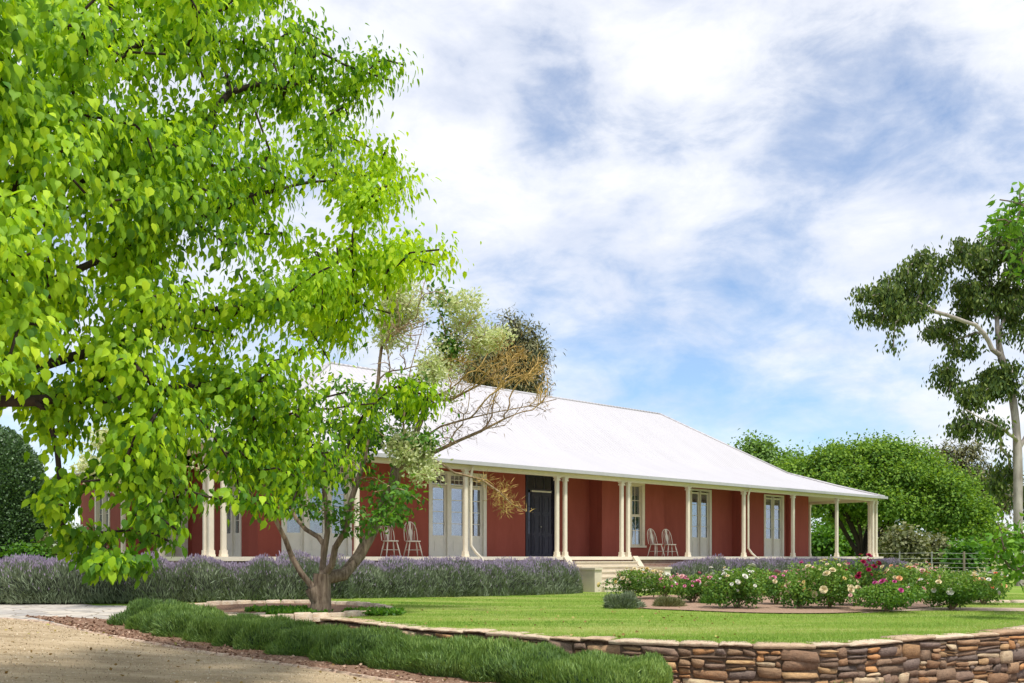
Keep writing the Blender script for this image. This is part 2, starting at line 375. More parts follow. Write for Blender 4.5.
def f_pave(t):
    p = t.n('ShaderNodeMapping', ins={0: gpos(t), 'Rotation': (0, 0, R(18)), 'Scale': (1, 1.35, 1)}).outputs[0]
    vo = t.n('ShaderNodeTexVoronoi', feature='DISTANCE_TO_EDGE', ins={'Vector': p, 'Scale': 2.3})
    vc = t.n('ShaderNodeTexVoronoi', feature='F1', ins={'Vector': p, 'Scale': 2.3})
    sc_ = t.n('ShaderNodeSeparateColor', ins={0: vc.outputs['Color']}).outputs[0]
    c = t.ramp(sc_, [(0.1, (0.30, 0.28, 0.26)), (0.5, (0.46, 0.42, 0.37)), (0.9, (0.56, 0.50, 0.41))])
    nz = t.noise(gpos(t), 9, 5, 0.7)
    c = t.mix(0.35, c, t.ramp(nz, [(0.3, (0.25, 0.23, 0.21)), (0.7, (0.66, 0.62, 0.56))]))
    j = t.ramp(vo.outputs[0], [(0.0, 0.0), (0.045, 1.0)])
    c = t.mix(j, (0.22, 0.18, 0.13), c)
    out(t, principled(t, c, 0.85, bump(t, t.math('ADD', j, t.math('MULTIPLY', nz, 0.4)), 0.5, 0.02), 0.2))
pave_m = mat('crazy_paving', f_pave)
def f_stone(t):
    at = t.n('ShaderNodeAttribute', attribute_name='col').outputs['Color']; p = gpos(t)
    a = t.noise(t.n('ShaderNodeMapping', ins={0: p, 'Scale': (1, 1, 2.5)}).outputs[0], 11, 6, 0.7, 0.4); b = t.noise(p, 60, 4, 0.7)
    c = t.mix(0.8, at, t.ramp(a, [(0.28, (0.22, 0.18, 0.16)), (0.5, (0.5, 0.5, 0.5)), (0.72, (0.80, 0.76, 0.70))]), 'OVERLAY')
    c = t.mix(0.25, c, t.ramp(b, [(0.3, (0.10, 0.07, 0.05)), (0.7, (0.45, 0.36, 0.26))]))
    out(t, principled(t, c, 0.85, bump(t, t.math('ADD', a, t.math('MULTIPLY', b, 0.4)), 0.8, 0.02), 0.25))
stone_m = mat('split_fieldstone', f_stone)
def f_mortar(t):
    out(t, principled(t, t.ramp(t.noise(gpos(t), 30, 4), [(0.3, (0.08, 0.055, 0.038)), (0.7, (0.20, 0.14, 0.095))]), 0.95, None, 0.1))
mortar_m = mat('dark_joint', f_mortar)
def f_brick(t):
    sp = t.n('ShaderNodeSeparateXYZ', ins={0: opos(t)}); v = t.n('ShaderNodeCombineXYZ', ins={0: t.math('ADD', sp.outputs[0], sp.outputs[1]), 1: sp.outputs[2], 2: 0.0}).outputs[0]
    b = t.n('ShaderNodeTexBrick', ins={'Vector': v, 'Color1': (0.28, 0.15, 0.11, 1), 'Color2': (0.36, 0.22, 0.17, 1), 'Mortar': (0.4, 0.36, 0.3, 1), 'Scale': 4.0, 'Mortar Size': 0.012})
    out(t, principled(t, b.outputs[0], 0.9, None, 0.2))
brick_m = mat('plinth_brick', f_brick)

# ------------------------------------------------------------------ ground levels
def sstep(a, b, x):
    t = min(1, max(0, (x - a) / (b - a))); return t * t * (3 - 2 * t)
def low(X): return min(-0.012, max(-0.80, -0.05 - 0.050 * (X + 7)))
def lawnH(X, Y): return 0.10 * sstep(1.0, -6.0, X) * sstep(17.0, 20.0, Y)

def strip(name, A, B, zf, m, nrow=24, **kw):
    """ruled ground sheet between two polylines of equal length"""
    rows = []
    for i in range(nrow + 1):
        t = i / nrow
        rows.append([(a[0] * (1 - t) + b[0] * t, a[1] * (1 - t) + b[1] * t) for a, b in zip(A, B)])
    g = MB(); g.quadgrid([[(x, y, zf(x, y)) for x, y in r] for r in rows])
    return g.build(name, m, smooth=True, **kw)

def resample(pts, n):
    pts = [Vector((p[0], p[1])) for p in pts]
    # Catmull-Rom then even spacing
    dense = []
    for i in range(len(pts) - 1):
        p0, p1, p2, p3 = pts[max(i - 1, 0)], pts[i], pts[i + 1], pts[min(i + 2, len(pts) - 1)]
        for k in range(24):
            t = k / 24
            dense.append(0.5 * ((2 * p1) + (p2 - p0) * t + (2 * p0 - 5 * p1 + 4 * p2 - p3) * t * t + (3 * p1 - p0 - 3 * p2 + p3) * t ** 3))
    dense.append(pts[-1])
    L = [0]
    for a, b in zip(dense, dense[1:]): L.append(L[-1] + (b - a).length)
    res = []; j = 0
    for i in range(n):
        s = L[-1] * i / (n - 1)
        while j < len(L) - 2 and L[j + 1] < s: j += 1
        t = (s - L[j]) / max(1e-9, L[j + 1] - L[j]); q = dense[j].lerp(dense[j + 1], min(1, t)); res.append((q.x, q.y))
    return res, L[-1]

# base terrain
xs = np.concatenate([-np.geomspace(1500, 22, 16), np.linspace(-20, 26, 70), np.geomspace(28, 1500, 16)])
ys = np.concatenate([np.linspace(-30, 40, 90), np.geomspace(42, 2500, 26)])
def baseH(x, y):
    z = low(x) * (1 - sstep(15, 26, y)) - 0.035
    if y > 150: z -= 0.02 * (y - 150) ** 0.5
    return z
g = MB(); g.quadgrid([[(x, y, baseH(x, y)) for x in xs] for y in ys])
g.build('ground', field_m, smooth=True, kind='structure')

wall_px = [(-3.4, 15.6), (-2.2, 14.35), (-1.2, 13.2), (0, 12.35), (1.12, 11.45), (2.63, 10.88), (3.93, 10.92), (5.54, 11.9), (7.4, 13.0), (9.6, 15.2), (11.0, 18.5), (11.6, 23)]
drive_px = [(-24, 21), (-12, 17.4), (-8.75, 15.4), (-7.6, 14.6), (-6.77, 13.9), (-5.5, 12.8), (-3.2, 11.2), (-2.15, 10.56), (-1.2, 9.9), (0.5, 9.1), (2, 8.7), (5, 8.5), (9, 9.3), (13, 12), (18, 18)]
DE, _ = resample(drive_px, 120)
strip('driveway', [(-30 + 55 * i / 119, -12) for i in range(120)], DE, lambda x, y: low(x) - 0.006 + 0.012 * math.sin(x * 1.3) * math.sin(y * .9), drive_m, 60, kind='structure')
# mulch under the hedge, between drive edge and the wall
bed_top, _ = resample([(-8.6, 15.9), (-6.8, 15.6), (-5.4, 16.3), (-3.4, 15.9)] + wall_px[1:11], 90)
bed_bot, _ = resample([(-6.6, 13.78)] + drive_px[5:] , 90)
strip('mulch_bed', bed_bot, bed_top, lambda x, y: low(x) + 0.012, mulch_m, 14, kind='structure')
# crazy paving at the left
pv_a, _ = resample([(-24, 21), (-12, 17.4), (-8.75, 15.4), (-7.6, 14.6), (-6.77, 13.9)], 40)
pv_b, _ = resample([(-24, 25), (-13, 21), (-10.5, 19.6), (-8.4, 19.3), (-7.0, 18.4)], 40)
pv_b = pv_b[:]
strip('paving', pv_a, pv_b, lambda x, y: low(x) + 0.004 + 0.06 * sstep(16, 19, y), pave_m, 14, kind='structure')
# lawn sheet
lw_a, _ = resample([(-9.5, 19.3), (-7.0, 17.2), (-5.2, 16.4)] + wall_px[:11] + [(13.5, 17.5), (18, 17), (30, 14), (60, 8)], 160)
lw_b, _ = resample([(-30, 34), (-12, 46), (0, 55), (14, 58), (30, 58), (75, 50)], 160)
strip('lawn', lw_a, lw_b, lambda x, y: lawnH(x, y), lawn_m, 60, kind='structure')
sk = MB(); sk.quadgrid([[(x, y, lawnH(x, y)) for x, y in lw_a], [(x, y, -1.0) for x, y in lw_a]]); sk.build('lawn_bank', mulch_m, kind='structure')
# garden soil behind the paving, left
strip('garden_bed', [(-24, 24.5), (-13, 20.6), (-9.5, 18.9), (-6.6, 18.7)], [(-34, 60), (-22, 52), (-15, 40), (-9, 24)], lambda x, y: 0.07, mulch_m, 10, kind='structure')

# driveway edging course: one thing
def course(name, line, length, width, height, m, zf, gap=0.012, jitter=0.006, colf=None, parent=None, skipto=0, **kw):
    pts, L = resample(line, 400); cnt = int(L / length); q, _ = resample(line, cnt + 1)
    V = []; Fc = []; C = []
    for i in range(skipto, cnt):
        a = Vector(q[i]); b = Vector(q[i + 1]); d = (b - a).normalized(); nn = Vector((-d.y, d.x))
        a = a + d * gap * random.uniform(.5, 1.2); b = b - d * gap * random.uniform(.5, 1.2)
        c0 = (a + b) / 2; zz = zf(c0.x, c0.y); wj = width * random.uniform(.85, 1.15); h = height * random.uniform(.8, 1.2)
        base = len(V)
        for hz, sh in ((-0.05, 1.0), (h * .8, 1.0), (h, .86)):
            for (e, s2) in ((a, -1), (b, -1), (b, 1), (a, 1)):
                p2 = c0 + (e - c0) * sh + nn * s2 * wj / 2 * sh
                V.append((p2.x + random.uniform(-jitter, jitter), p2.y + random.uniform(-jitter, jitter), zz + hz + random.uniform(-jitter, jitter) * .6))
        for r_ in range(2):
            for k in range(4):
                k2 = (k + 1) % 4; Fc.append((base + r_ * 4 + k, base + r_ * 4 + k2, base + r_ * 4 + 4 + k2, base + r_ * 4 + 4 + k))
        Fc.append((base + 8, base + 9, base + 10, base + 11))
        cc = colf(); C += [(*cc, 1)] * 12
    return np_mesh(name, V, np.concatenate([np.array(f) for f in Fc]), [len(f) for f in Fc], m, parent, col=C, **kw)
def pale(): k = random.uniform(.8, 1.15); return (0.72 * k, 0.58 * k, 0.44 * k)
def pinkb(): k = random.uniform(.8, 1.15); return (0.66 * k, 0.50 * k, 0.38 * k)
course('driveway_edging', drive_px[2:13], 0.23, 0.05, 0.016, stone_m, lambda x, y: low(x) + .004, colf=pinkb,
       label='thin pinkish brick edging line between the gravel drive and mulch', cat='garden edging')

# ------------------------------------------------------------------ dry stone retaining wall
def stone_wall():
    t = empty('stone_retaining_wall', (0, 0, 0), label='curved retaining wall of rough brown stacked stone holding up the lawn', cat='stone wall')
    line, L = resample(wall_px[0:11], 600)
    def at(s):
        u = max(0, min(598.999, s / L * 599)); i = int(u); k = u - i
        a, b = Vector(line[i]), Vector(line[i + 1]); d = (b - a).normalized()
        return a.lerp(b, k), Vector((d.y, -d.x))       # outward = towards the camera
    rects = []
    def split(s0, s1, z0, z1):
        wd, h = s1 - s0, z1 - z0
        if h < .045 and wd < .5: rects.append((s0, s1, z0, z1)); return
        if (wd > 0.55 or (wd > 0.26 and random.random() < .45 and wd / h > 2.0)) and wd / h > 1.1:
            c = s0 + wd * random.uniform(.25, .75); split(s0, c, z0, z1); split(c, s1, z0, z1); return
        if h > 0.20 or (h > 0.10 and random.random() < .6):
            c = z0 + h * random.uniform(.25, .75); split(s0, s1, z0, c); split(s0, s1, c, z1); return
        rects.append((s0, s1, z0, z1))
    z = -0.065
    for bh in (0.36, 0.40, 0.3):
        s = 0.0
        while s < L:
            e = min(L, s + random.uniform(.5, 1.3)); split(s, e, z - bh + random.uniform(-.0, .0), z); s = e
        z -= bh
    pal = [(0.20, 0.105, 0.05), (0.30, 0.165, 0.07), (0.12, 0.07, 0.045), (0.36, 0.22, 0.10), (0.17, 0.11, 0.08), (0.42, 0.32, 0.20), (0.11, 0.08, 0.07), (0.25, 0.15, 0.08), (0.36, 0.17, 0.06), (0.19, 0.12, 0.075), (0.15, 0.085, 0.05)]
    V = []; Fc = []; C = []
    def stone(s0, s1, z0, z1, out0, depth, colr, gap=0.0045, nx=5, nz=4, rough=0.012, topflat=False):
        b = len(V); pr = random.uniform(-.015, .03); fx, fz = random.uniform(-.035, .035), random.uniform(-.03, .03)
        cz = (z0 + z1) / 2; cs = (s0 + s1) / 2; tilt = random.uniform(-.09, .09); mn = min(s1 - s0, z1 - z0); cut = [random.uniform(0, .13) * min(mn, .11) for _ in range(4)]; cj = [(random.uniform(-.03, .02) * min(1, (s1 - s0) / .22), random.uniform(-.02, .02) * min(1, (z1 - z0) / .1)) for _ in range(4)]
        for j in range(nz + 1):
            for i in range(nx + 1):
                bx = min(.25, .010 / (s1 - s0)); bz = min(.3, .009 / (z1 - z0))
                a = (0, bx, .33, .67, 1 - bx, 1)[i]; c = (0, bz, .5, 1 - bz, 1)[j]
                s = s0 + gap + (s1 - s0 - 2 * gap) * a; zz = z0 + gap + (z1 - z0 - 2 * gap) * c
                # knock the corners off
                cr = cut[(0 if a < .5 else 1) + (0 if c < .5 else 2)]
                ca = 1.0 if abs(a - .5) > .3 else .12; cc = 1.0 if abs(c - .5) > .12 else 0.0
                s -= math.copysign(cr * ca * cc, a - .5); zz -= math.copysign(cr * ca * cc * .7, c - .5)
                zz += (s - cs) * tilt
                s += (1 - a) * (1 - c) * cj[0][0] + a * (1 - c) * cj[1][0] + (1 - a) * c * cj[2][0] + a * c * cj[3][0]; zz += (1 - a) * (1 - c) * cj[0][1] + a * (1 - c) * cj[1][1] + (1 - a) * c * cj[2][1] + a * c * cj[3][1]
                edge = max(abs(a - .5) * 2, abs(c - .5) * 2)
                dpt = out0 + pr + fx * (a - .5) * min(1, (s1 - s0) / .25) + fz * (c - .5) * min(1, (z1 - z0) / .12) + (-0.03 if edge > .99 else 0.0) + random.uniform(-rough, rough) * (.35 if edge > .9 else .8)
                if edge > .99: s += random.uniform(-.004, .004); zz += random.uniform(-.004, .004)
                q, nn = at(s); q = q + nn * dpt
                V.append((q.x, q.y, zz))
        for j in range(nz):
            for i in range(nx):
                k = b + j * (nx + 1) + i; Fc.append((k, k + 1, k + nx + 2, k + nx + 1))
        C.extend([(*colr, 1)] * ((nx + 1) * (nz + 1)))
        return b
    for r_ in rects:
        c = random.choice(pal); k = random.uniform(.75, 1.3)
        stone(*r_, 0.10, .2, tuple(min(.8, x * k * 1.35) for x in c))
    np_mesh('wall_stones', V, np.concatenate([np.array(f) for f in Fc]), [len(f) for f in Fc], stone_m, t, col=C, smooth=False)
    # backing
    bk = MB(); rows = []
    for zz in (-1.0, -0.06):
        rows.append([(lambda q: (q[0].x + q[1].x * .072, q[0].y + q[1].y * .072, zz))(at(L * i / 200)) for i in range(201)])
    bk.quadgrid(rows); bk.build('wall_backing', mortar_m, t)
    # cap slabs
    V2 = []; F2 = []; C2 = []
    s = -0.0
    while s < L - .1:
        e = min(L, s + random.uniform(.35, .95)); hh = random.uniform(-.012, .012); ov = random.uniform(.10, .135); th = random.uniform(.03, .055)
        col = random.choice([(0.62, 0.48, 0.34), (0.68, 0.54, 0.39), (0.55, 0.40, 0.26), (0.62, 0.49, 0.35), (0.42, 0.27, 0.16)])
        n_ = 7; b = len(V2)
        prof = [(ov - .02, -th), (ov, -th * .5), (ov - .005, -.01), (ov - .03, 0.0), (-.10, .0), (-.24, -.004), (-.24, -.05)]
        for i in range(n_ + 1):
            ss = s + .005 + (e - s - .01) * i / n_; q, nn = at(ss); ejit = random.uniform(-.022, .018); tp = 0.0 if 0 < i < n_ else -.012
            for (o_, dz) in prof:
                oo = o_ + (ejit if o_ > 0 else 0) ; p2 = q + nn * oo; V2.append((p2.x, p2.y, 0.012 + hh + dz + random.uniform(-.005, .005) + (tp if dz > -.02 else 0)))
        m_ = len(prof)
        for i in range(n_):
            for j in range(m_ - 1):
                k = b + i * m_ + j; F2.append((k, k + m_, k + m_ + 1, k + 1))
        F2.append(tuple(b + j for j in range(m_))); F2.append(tuple(b + n_ * m_ + m_ - 1 - j for j in range(m_)))
        C2 += [(*col, 1)] * ((n_ + 1) * m_); s = e
    np_mesh('cap_stones', V2, np.concatenate([np.array(f) for f in F2]), [len(f) for f in F2], stone_m, t, col=C2)
stone_wall()
course('lawn_edging', [(-6.6, 16.9), (-5.2, 16.2), (-3.5, 15.7)], 0.35, 0.16, 0.05, stone_m, lambda x, y: 0.0, colf=pale, gap=.01, jitter=.014,
       label='low pale stone edging in front of the oval tree ring', cat='garden edging')

# tree ring bed
ring = [(-4.55 + 2.25 * math.cos(a), 16.95 + 1.95 * math.sin(a)) for a in [2 * math.pi * k / 48 for k in range(49)]]
g = MB(); c0 = (-4.55, 16.95)
g.quadgrid([[(c0[0] + (x - c0[0]) * r_, c0[1] + (y - c0[1]) * r_, lawnH(x, y) + 0.012 + .03 * (1 - r_)) for x, y in ring] for r_ in (0.02, .25, .5, .75, 1.0)])
g.build('tree_bed', mulch_m, smooth=True, kind='structure')
course('tree_ring_edging', ring, 0.30, 0.13, 0.085, stone_m, lawnH, colf=pale, gap=.008, jitter=.012,
       label='oval ring of pale stones round the multi-stemmed tree', cat='garden edging')
# rose bed and path
rb, _ = resample([(2.1, 19.4), (2.6, 18.0), (3.4, 17.3), (4.6, 16.5), (6.0, 16.5), (7.6, 17.6), (8.8, 18.7), (9.8, 20.2), (10.2, 22)], 60)
rb2, _ = resample([(2.6, 21.5), (3.4, 23.5), (5, 24.5), (6.5, 25), (8, 25.5), (9.2, 25.5), (10.3, 25), (10.9, 24), (10.8, 23)], 60)
strip('rose_bed', rb, rb2, lambda x, y: 0.022, rmulch_m, 14, kind='structure')
ph_a, _ = resample([(6.4, 16.55), (7.8, 17.35), (9.4, 17.2), (11.5, 16.6), (16, 15.5)], 40)
ph_b, _ = resample([(6.8, 17.1), (8.2, 18.3), (10.0, 18.3), (12.0, 17.8), (17, 17)], 40)
strip('garden_path', ph_a, ph_b, lambda x, y: 0.010, path_m, 6, kind='structure')
course('rose_bed_edging', [(9.0, 19.3), (9.9, 20.3), (10.8, 20.6), (12.0, 20.0), (13, 19)], 0.3, 0.12, 0.06, stone_m, lambda x, y: 0.0, colf=pale, jitter=.012,
       label='short curved pale edging beyond the roses at the right edge', cat='garden edging')

# ------------------------------------------------------------------ homestead (local frame: x along the front, y into the depth)
HX, HYY, HA = -6.92, 20.68, math.atan2(2.100, 2.503)
CA, SA = math.cos(HA), math.sin(HA)
UL, DD, W1, W2 = 30.19, 13.5, 2.07, 2.70
FLOOR = EYE - 0.004
PT = EYE + 2.45                    # post top
def hw(u, v, z=0.0): return Vector((HX + CA * u - SA * v, HYY + SA * u + CA * v, z))
def up(px, v):                     # u where the pixel column px meets the plane y=v
    r = (px - CX) / F; return (r * (HYY + CA * v) - HX + SA * v) / (CA - r * SA)
def vp(px, u):
    r = (px - CX) / F; return (HX + CA * u - r * (HYY + SA * u)) / (SA + r * CA)
house = empty('homestead', (HX, HYY, 0), HA, label='long single-storey terracotta red homestead with white iron roof and verandah', cat='house')

MB().box(-.18, UL + .18, -.18, DD + .18, -.1, FLOOR - .10).build('plinth', brick_m, house)
fl = MB(); fl.box(-.24, UL + .24, -.24, DD + .24, FLOOR - .10, FLOOR, .02); fl.build('verandah_floor', cream, house)

ZC = PT + 0.15
ZW = PT + 0.80          # walls run up to the underside of the roof
def wall(name, origin, rz, length, openings, h0=FLOOR, h1=ZW, th=0.25):
    """wall along local x; outside is -y.  openings: (a0,a1,z0,z1)"""
    m = MB(); a = 0.0
    for (o0, o1, z0, z1) in sorted(openings):
        m.box(a, o0, 0, th, h0, h1)
        if z0 > h0 + .01: m.box(o0, o1, 0, th, h0, z0)
        m.box(o0, o1, 0, th, z1, h1); a = o1
    m.box(a, length, 0, th, h0, h1)
    return m.build(name, red, house, loc=(origin[0], origin[1], 0), rz=rz)

def pane(parent, x0, x1, z0, z1, y, nx, nz, joint, name='sash', rail=0.0, stile=.055, bar=.022, fill=None, knob=False, curtain=None):
    """a glazed leaf: frame + bars as one mesh; the glass its own mesh"""
    m = MB(); y0, y1 = y, y + .045
    m.box(x0, x0 + stile, y0, y1, z0, z1); m.box(x1 - stile, x1, y0, y1, z0, z1)
    zb = z0 + stile * 1.2
    if rail > 0:
        m.box(x0 + stile, x1 - stile, y0 + .012, y1 - .008, z0, z0 + rail - .08)
        m.box(x0 + stile + .07, x1 - stile - .07, y0 + .002, y0 + .012, z0 + .14, z0 + rail - .16)
        m.box(x0 + stile, x1 - stile, y0 + .003, y1, z0 + rail - .08, z0 + rail); zb = z0 + rail
    else: m.box(x0 + stile, x1 - stile, y0 + .003, y1, z0, zb)
    m.box(x0 + stile, x1 - stile, y0 + .003, y1, z1 - stile, z1); zt = z1 - stile
    for i in range(1, nx):
        c = x0 + stile + (x1 - x0 - 2 * stile) * i / nx; m.box(c - bar / 2, c + bar / 2, y0 + .012, y1 - .012, zb, zt)
    for j in range(1, nz):
        c = zb + (zt - zb) * j / nz; m.box(x0 + stile, x1 - stile, y0 + .0135, y1 - .0135, c - bar / 2, c + bar / 2)
    if knob: m.box(x1 - stile + .012, x1 - stile + .035, y0 - .03, y0, (z0 + z1) / 2 - .15, (z0 + z1) / 2 - .02)
    o = m.build(name, joint, parent)
    MB().box(x0 + stile - .005, x1 - stile + .005, y0 + .02, y0 + .024, zb, zt).build('glass_pane', glass_dark if joint is navy else glass, o)
    if curtain:
        a, b = curtain; q = MB(); N = 40
        q.quadgrid([[(a + (b - a) * i / N, y1 + .07 + .018 * math.sin(i * 1.7), zz) for i in range(N + 1)] for zz in (zb - .05, zt + .05)])
        q.build('curtain', curtain_m, o, smooth=True)
    return o

def opening_frame(name, origin, rz, a0, a1, z0, z1, j, fw=.07, sill=False):
    m = MB(); y0, y1 = -.025, .16
    m.box(a0 - .05, a0 + fw, y0, y1, z0, z1); m.box(a1 - fw, a1 + .05, y0, y1, z0, z1)
    m.box(a0 + fw, a1 - fw, y0 + .002, y1, z1 - fw, z1)
    if sill: m.box(a0 - .09, a1 + .09, -.075, .1, z0 - .07, z0 + .002)
    else: m.box(a0 + fw, a1 - fw, y0 + .01, y1, z0, z0 + .03)
    fr = m.build(name, j, house, loc=(origin[0], origin[1], 0), rz=rz)
    return fr

def french(origin, rz, a0, a1, ztop, leaves_=2, rail=.62, trans=.42, nz=4, nx=1, side=0.0, mull=.09, label=None, cur=True):
    fr = opening_frame('french_door', origin, rz, a0, a1, FLOOR, ztop, joinery)
    x0, x1 = a0 + .07, a1 - .07; ww = (x1 - x0 - (leaves_ - 1) * mull) / leaves_
    for i in range(leaves_):
        b0 = x0 + i * (ww + mull); b1 = b0 + ww
        if i < leaves_ - 1: MB().box(b1, b1 + mull, -.01, .13, FLOOR + .03, ztop - .07).build('mullion', joinery, fr)
        zt = ztop - .07 - trans
        pane(fr, b0, b1, FLOOR + .03, zt, .06, nx, nz, joinery, 'door_leaf', rail=rail, stile=.075, knob=True,
             curtain=((b0 + .02, b0 + ww * .42) if cur else None))
        if trans > .2: pane(fr, b0, b1, zt + .01, ztop - .072, .058, 3, 2, joinery, 'transom_light', stile=.03, bar=.018)
    if label: fr['label'] = label
    return fr

# --- front walls (planes stepped in and out)
uD1 = up(525, W1); uA0 = up(602, W1); uA1 = up(664, W1); uB0 = up(741, W1 + .18); uB1 = up(786, W1 + .18); uC0 = up(790, W1); uE = UL - W1
def op(px0, px1, v, base, ztop): a, b = up(px0, v) - base, up(px1, v) - base; return (a, b, FLOOR, ztop)
ZF = EYE + 2.60
opD = [op(283, 350, W1, W1, ZF), op(430, 485, W1, W1, ZF)]
wall('front_wall', (W1, W1), 0, uD1 - W1, opD)
for o_ in opD: french((W1, W1), 0, o_[0], o_[1], ZF, 3, trans=.36, mull=.13)
uR0 = uD1 - .25
d0, d1 = up(526.5, W2), up(555.5, W2)
ZD = EYE + 2.83
wall('front_wall', (uR0, W2), 0, uA0 - uR0 + .25, [(d0 - uR0, d1 - uR0, FLOOR, ZD)])
wall('front_wall', (uA0, W1), 0, uA1 - uA0, [(up(630, W1) - uA0, up(643.5, W1) - uA0, EYE + .40, EYE + 2.70)])
wall('front_wall', (uA1 - .25, W2), 0, uB0 - uA1 + .5, [op(690.5, 710.5, W2, uA1 - .25, ZF + .12)])
wall('front_wall', (uB0, W1 + .18), 0, uB1 - uB0, [op(764.5, 783, W1 + .18, uB0, ZF + .06)])
wall('front_wall', (uC0, W1), 0, uE - uC0, [])
wall('front_wall', (uB1 - .1, W2), 0, uC0 - uB1 + .35, [])
# returns (perpendicular faces); rz=-90: outside faces -x
def ret(u, v0, v1, flip=False):
    m = MB(); m.box(u, u + .25, v0 + .25, v1 + .001, FLOOR, ZW) if not flip else m.box(u - .25, u, v0 + .25, v1 + .001, FLOOR, ZW)
    m.build('return_wall', red, house)
ret(uD1, W1, W2, True); ret(uA0, W1, W2); ret(uA1, W1, W2, True); ret(uB0, W1 + .18, W2); ret(uB1, W1 + .18, W2, True); ret(uC0, W1, W2)
# left return end wall (faces -x) and side room
vD = DD - W1
sdo = (vD - 4.45, vD - 3.15)
def wall_left(u, v0, v1, ops, h1=ZW):
    return wall('side_wall', (u, v1), R(-90), v1 - v0, [(v1 - b, v1 - a, z0, z1) for a, b, z0, z1 in ops], h1=h1)
RV0, RV1 = 6.75, 10.9
wall_left(W1, W1 + .25, RV0, [(3.15, 4.4, FLOOR, ZF)])
french((W1, RV0), R(-90), RV0 - 4.4, RV0 - 3.15, ZF, 2)
wr0, wr1 = up(158, RV0), up(186, RV0)
wall('room_wall', (0, RV0), 0, W1 + .2, [(wr0, wr1, FLOOR, ZF - .22)], h1=ZC - .01)
french((0, RV0), 0, wr0, wr1, ZF - .22, 2)
wall_left(0.0, RV0 + .25, RV1, [(7.75, 9.15, EYE + .5, EYE + 2.15)], ZC - .01)
wf = opening_frame('sash_window', (0.0, RV1), R(-90), RV1 - 9.15, RV1 - 7.75, EYE + .5, EYE + 2.15, cream, sill=True)
xa, xb = RV1 - 9.08, RV1 - 7.82; xm = (xa + xb) / 2
for a, b in ((xa, xm - .04), (xm + .04, xb)): pane(wf, a, b, EYE + .5, EYE + 2.08, .07, 1, 2, cream, 'sash', stile=.045)
MB().box(xm - .04, xm + .04, -.01, .12, EYE + .5, EYE + 2.08).build('mullion', cream, wf)
MB().box(0.25, W1 + .25, RV1 - .25, RV1 - .002, FLOOR, ZC - .01).build('room_wall', red, house)
MB().box(W1, W1 + .25, RV1 + .002, DD - W1, FLOOR, ZW).build('side_wall', red, house)
MB().box(UL - W1 - .25, UL - W1, W1 + .252, DD - W1, FLOOR, ZW).build('side_wall', red, house)
MB().box(W1 + .25, UL - W1 - .25, DD - W1 - .25, DD - W1, FLOOR, ZW).build('rear_wall', red, house)
# dark room partitions and floor so windows look into rooms
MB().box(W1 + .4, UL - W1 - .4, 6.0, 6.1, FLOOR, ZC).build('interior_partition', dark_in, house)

# windows / doors of the front
wf = opening_frame('sash_window', (uA0, W1), 0, up(630, W1) - uA0, up(643.5, W1) - uA0, EYE + .40, EYE + 2.70, cream, fw=.09, sill=True)
xa, xb = up(630, W1) - uA0 + .09, up(643.5, W1) - uA0 - .09; zm = EYE + 1.50
pane(wf, xa, xb, EYE + .40, zm, .05, 2, 2, cream, 'sash', stile=.04, curtain=(xa + (xb - xa) * .45, xb))
pane(wf, xa, xb, zm + .002, EYE + 2.61, .08, 2, 2, cream, 'sash', stile=.04, curtain=(xa + (xb - xa) * .45, xb))
o_ = op(690.5, 710.5, W2, uA1 - .25, 0); french((uA1 - .25, W2), 0, o_[0], o_[1], ZF + .12, 2, rail=.75, trans=.05, nz=4, mull=.05)
o_ = op(764.5, 783, W1 + .18, uB0, 0); french((uB0, W1 + .18), 0, o_[0], o_[1], ZF + .06, 2, rail=.75, trans=.05, nz=4, mull=.05)
# front door: dark navy double door, panelled, with side lights and transom
fd = opening_frame('front_door', (uR0, W2), 0, d0 - uR0, d1 - uR0, FLOOR, ZD, navy, fw=.06)
x0, x1 = d0 - uR0 + .06, d1 - uR0 - .06; tw = x1 - x0; sl = tw * .17; zt = EYE + 2.20
for (a, b) in ((x0, x0 + sl), (x1 - sl * .55, x1)): pane(fd, a, b, FLOOR + .03, zt, .06, 1, 3, navy, 'side_light', rail=.75, stile=.03)
pane(fd, x0, x1, zt + .06, ZD - .062, .05, 3, 1, navy, 'transom_light', stile=.04, bar=.03)
l0, l1 = x0 + sl + .01, x1 - sl * .55 - .01; lm = (l0 + l1) / 2
for (a, b, side) in ((l0, lm - .006, 1), (lm + .006, l1, -1)):
    m = MB(); m.box(a, b, .05, .09, FLOOR + .03, zt); bw = b - a
    hs = [(.12, .70), (.82, 1.42), (1.54, 2.04)]
    for (z0, z1) in hs:
        zz0, zz1 = FLOOR + z0, FLOOR + z1
        c0, c1 = a + .09, b - .09
        m.box(c0 - .03, c1 + .03, .034, .05, zz0 - .03, zz0); m.box(c0 - .03, c1 + .03, .034, .05, zz1, zz1 + .03)
        m.box(c0 - .03, c0, .034, .05, zz0, zz1); m.box(c1, c1 + .03, .034, .05, zz0, zz1)
        m.box(c0 + .04, c1 - .04, .040, .05, zz0 + .05, zz1 - .05)
    lf = m.build('door_leaf', navy, fd)
    kx = (b - .05) if side == 1 else (a + .05)
    kb = MB(); kb.loft([[(kx + r_ * math.cos(t), y, FLOOR + 1.02 + r_ * math.sin(t)) for t in [2 * math.pi * k / 10 for k in range(10)]] for y, r_ in ((.05, .012), (.02, .012), (.015, .03), (-.005, .03), (-.012, .015))])
    if side == 1: kb.build('door_knob', wire_m, fd, smooth=True)
MB().box(x0 + sl, x1 - sl * .5, .03, .10, zt + .004, zt + .055).build('transom_bar', joinery, fd)

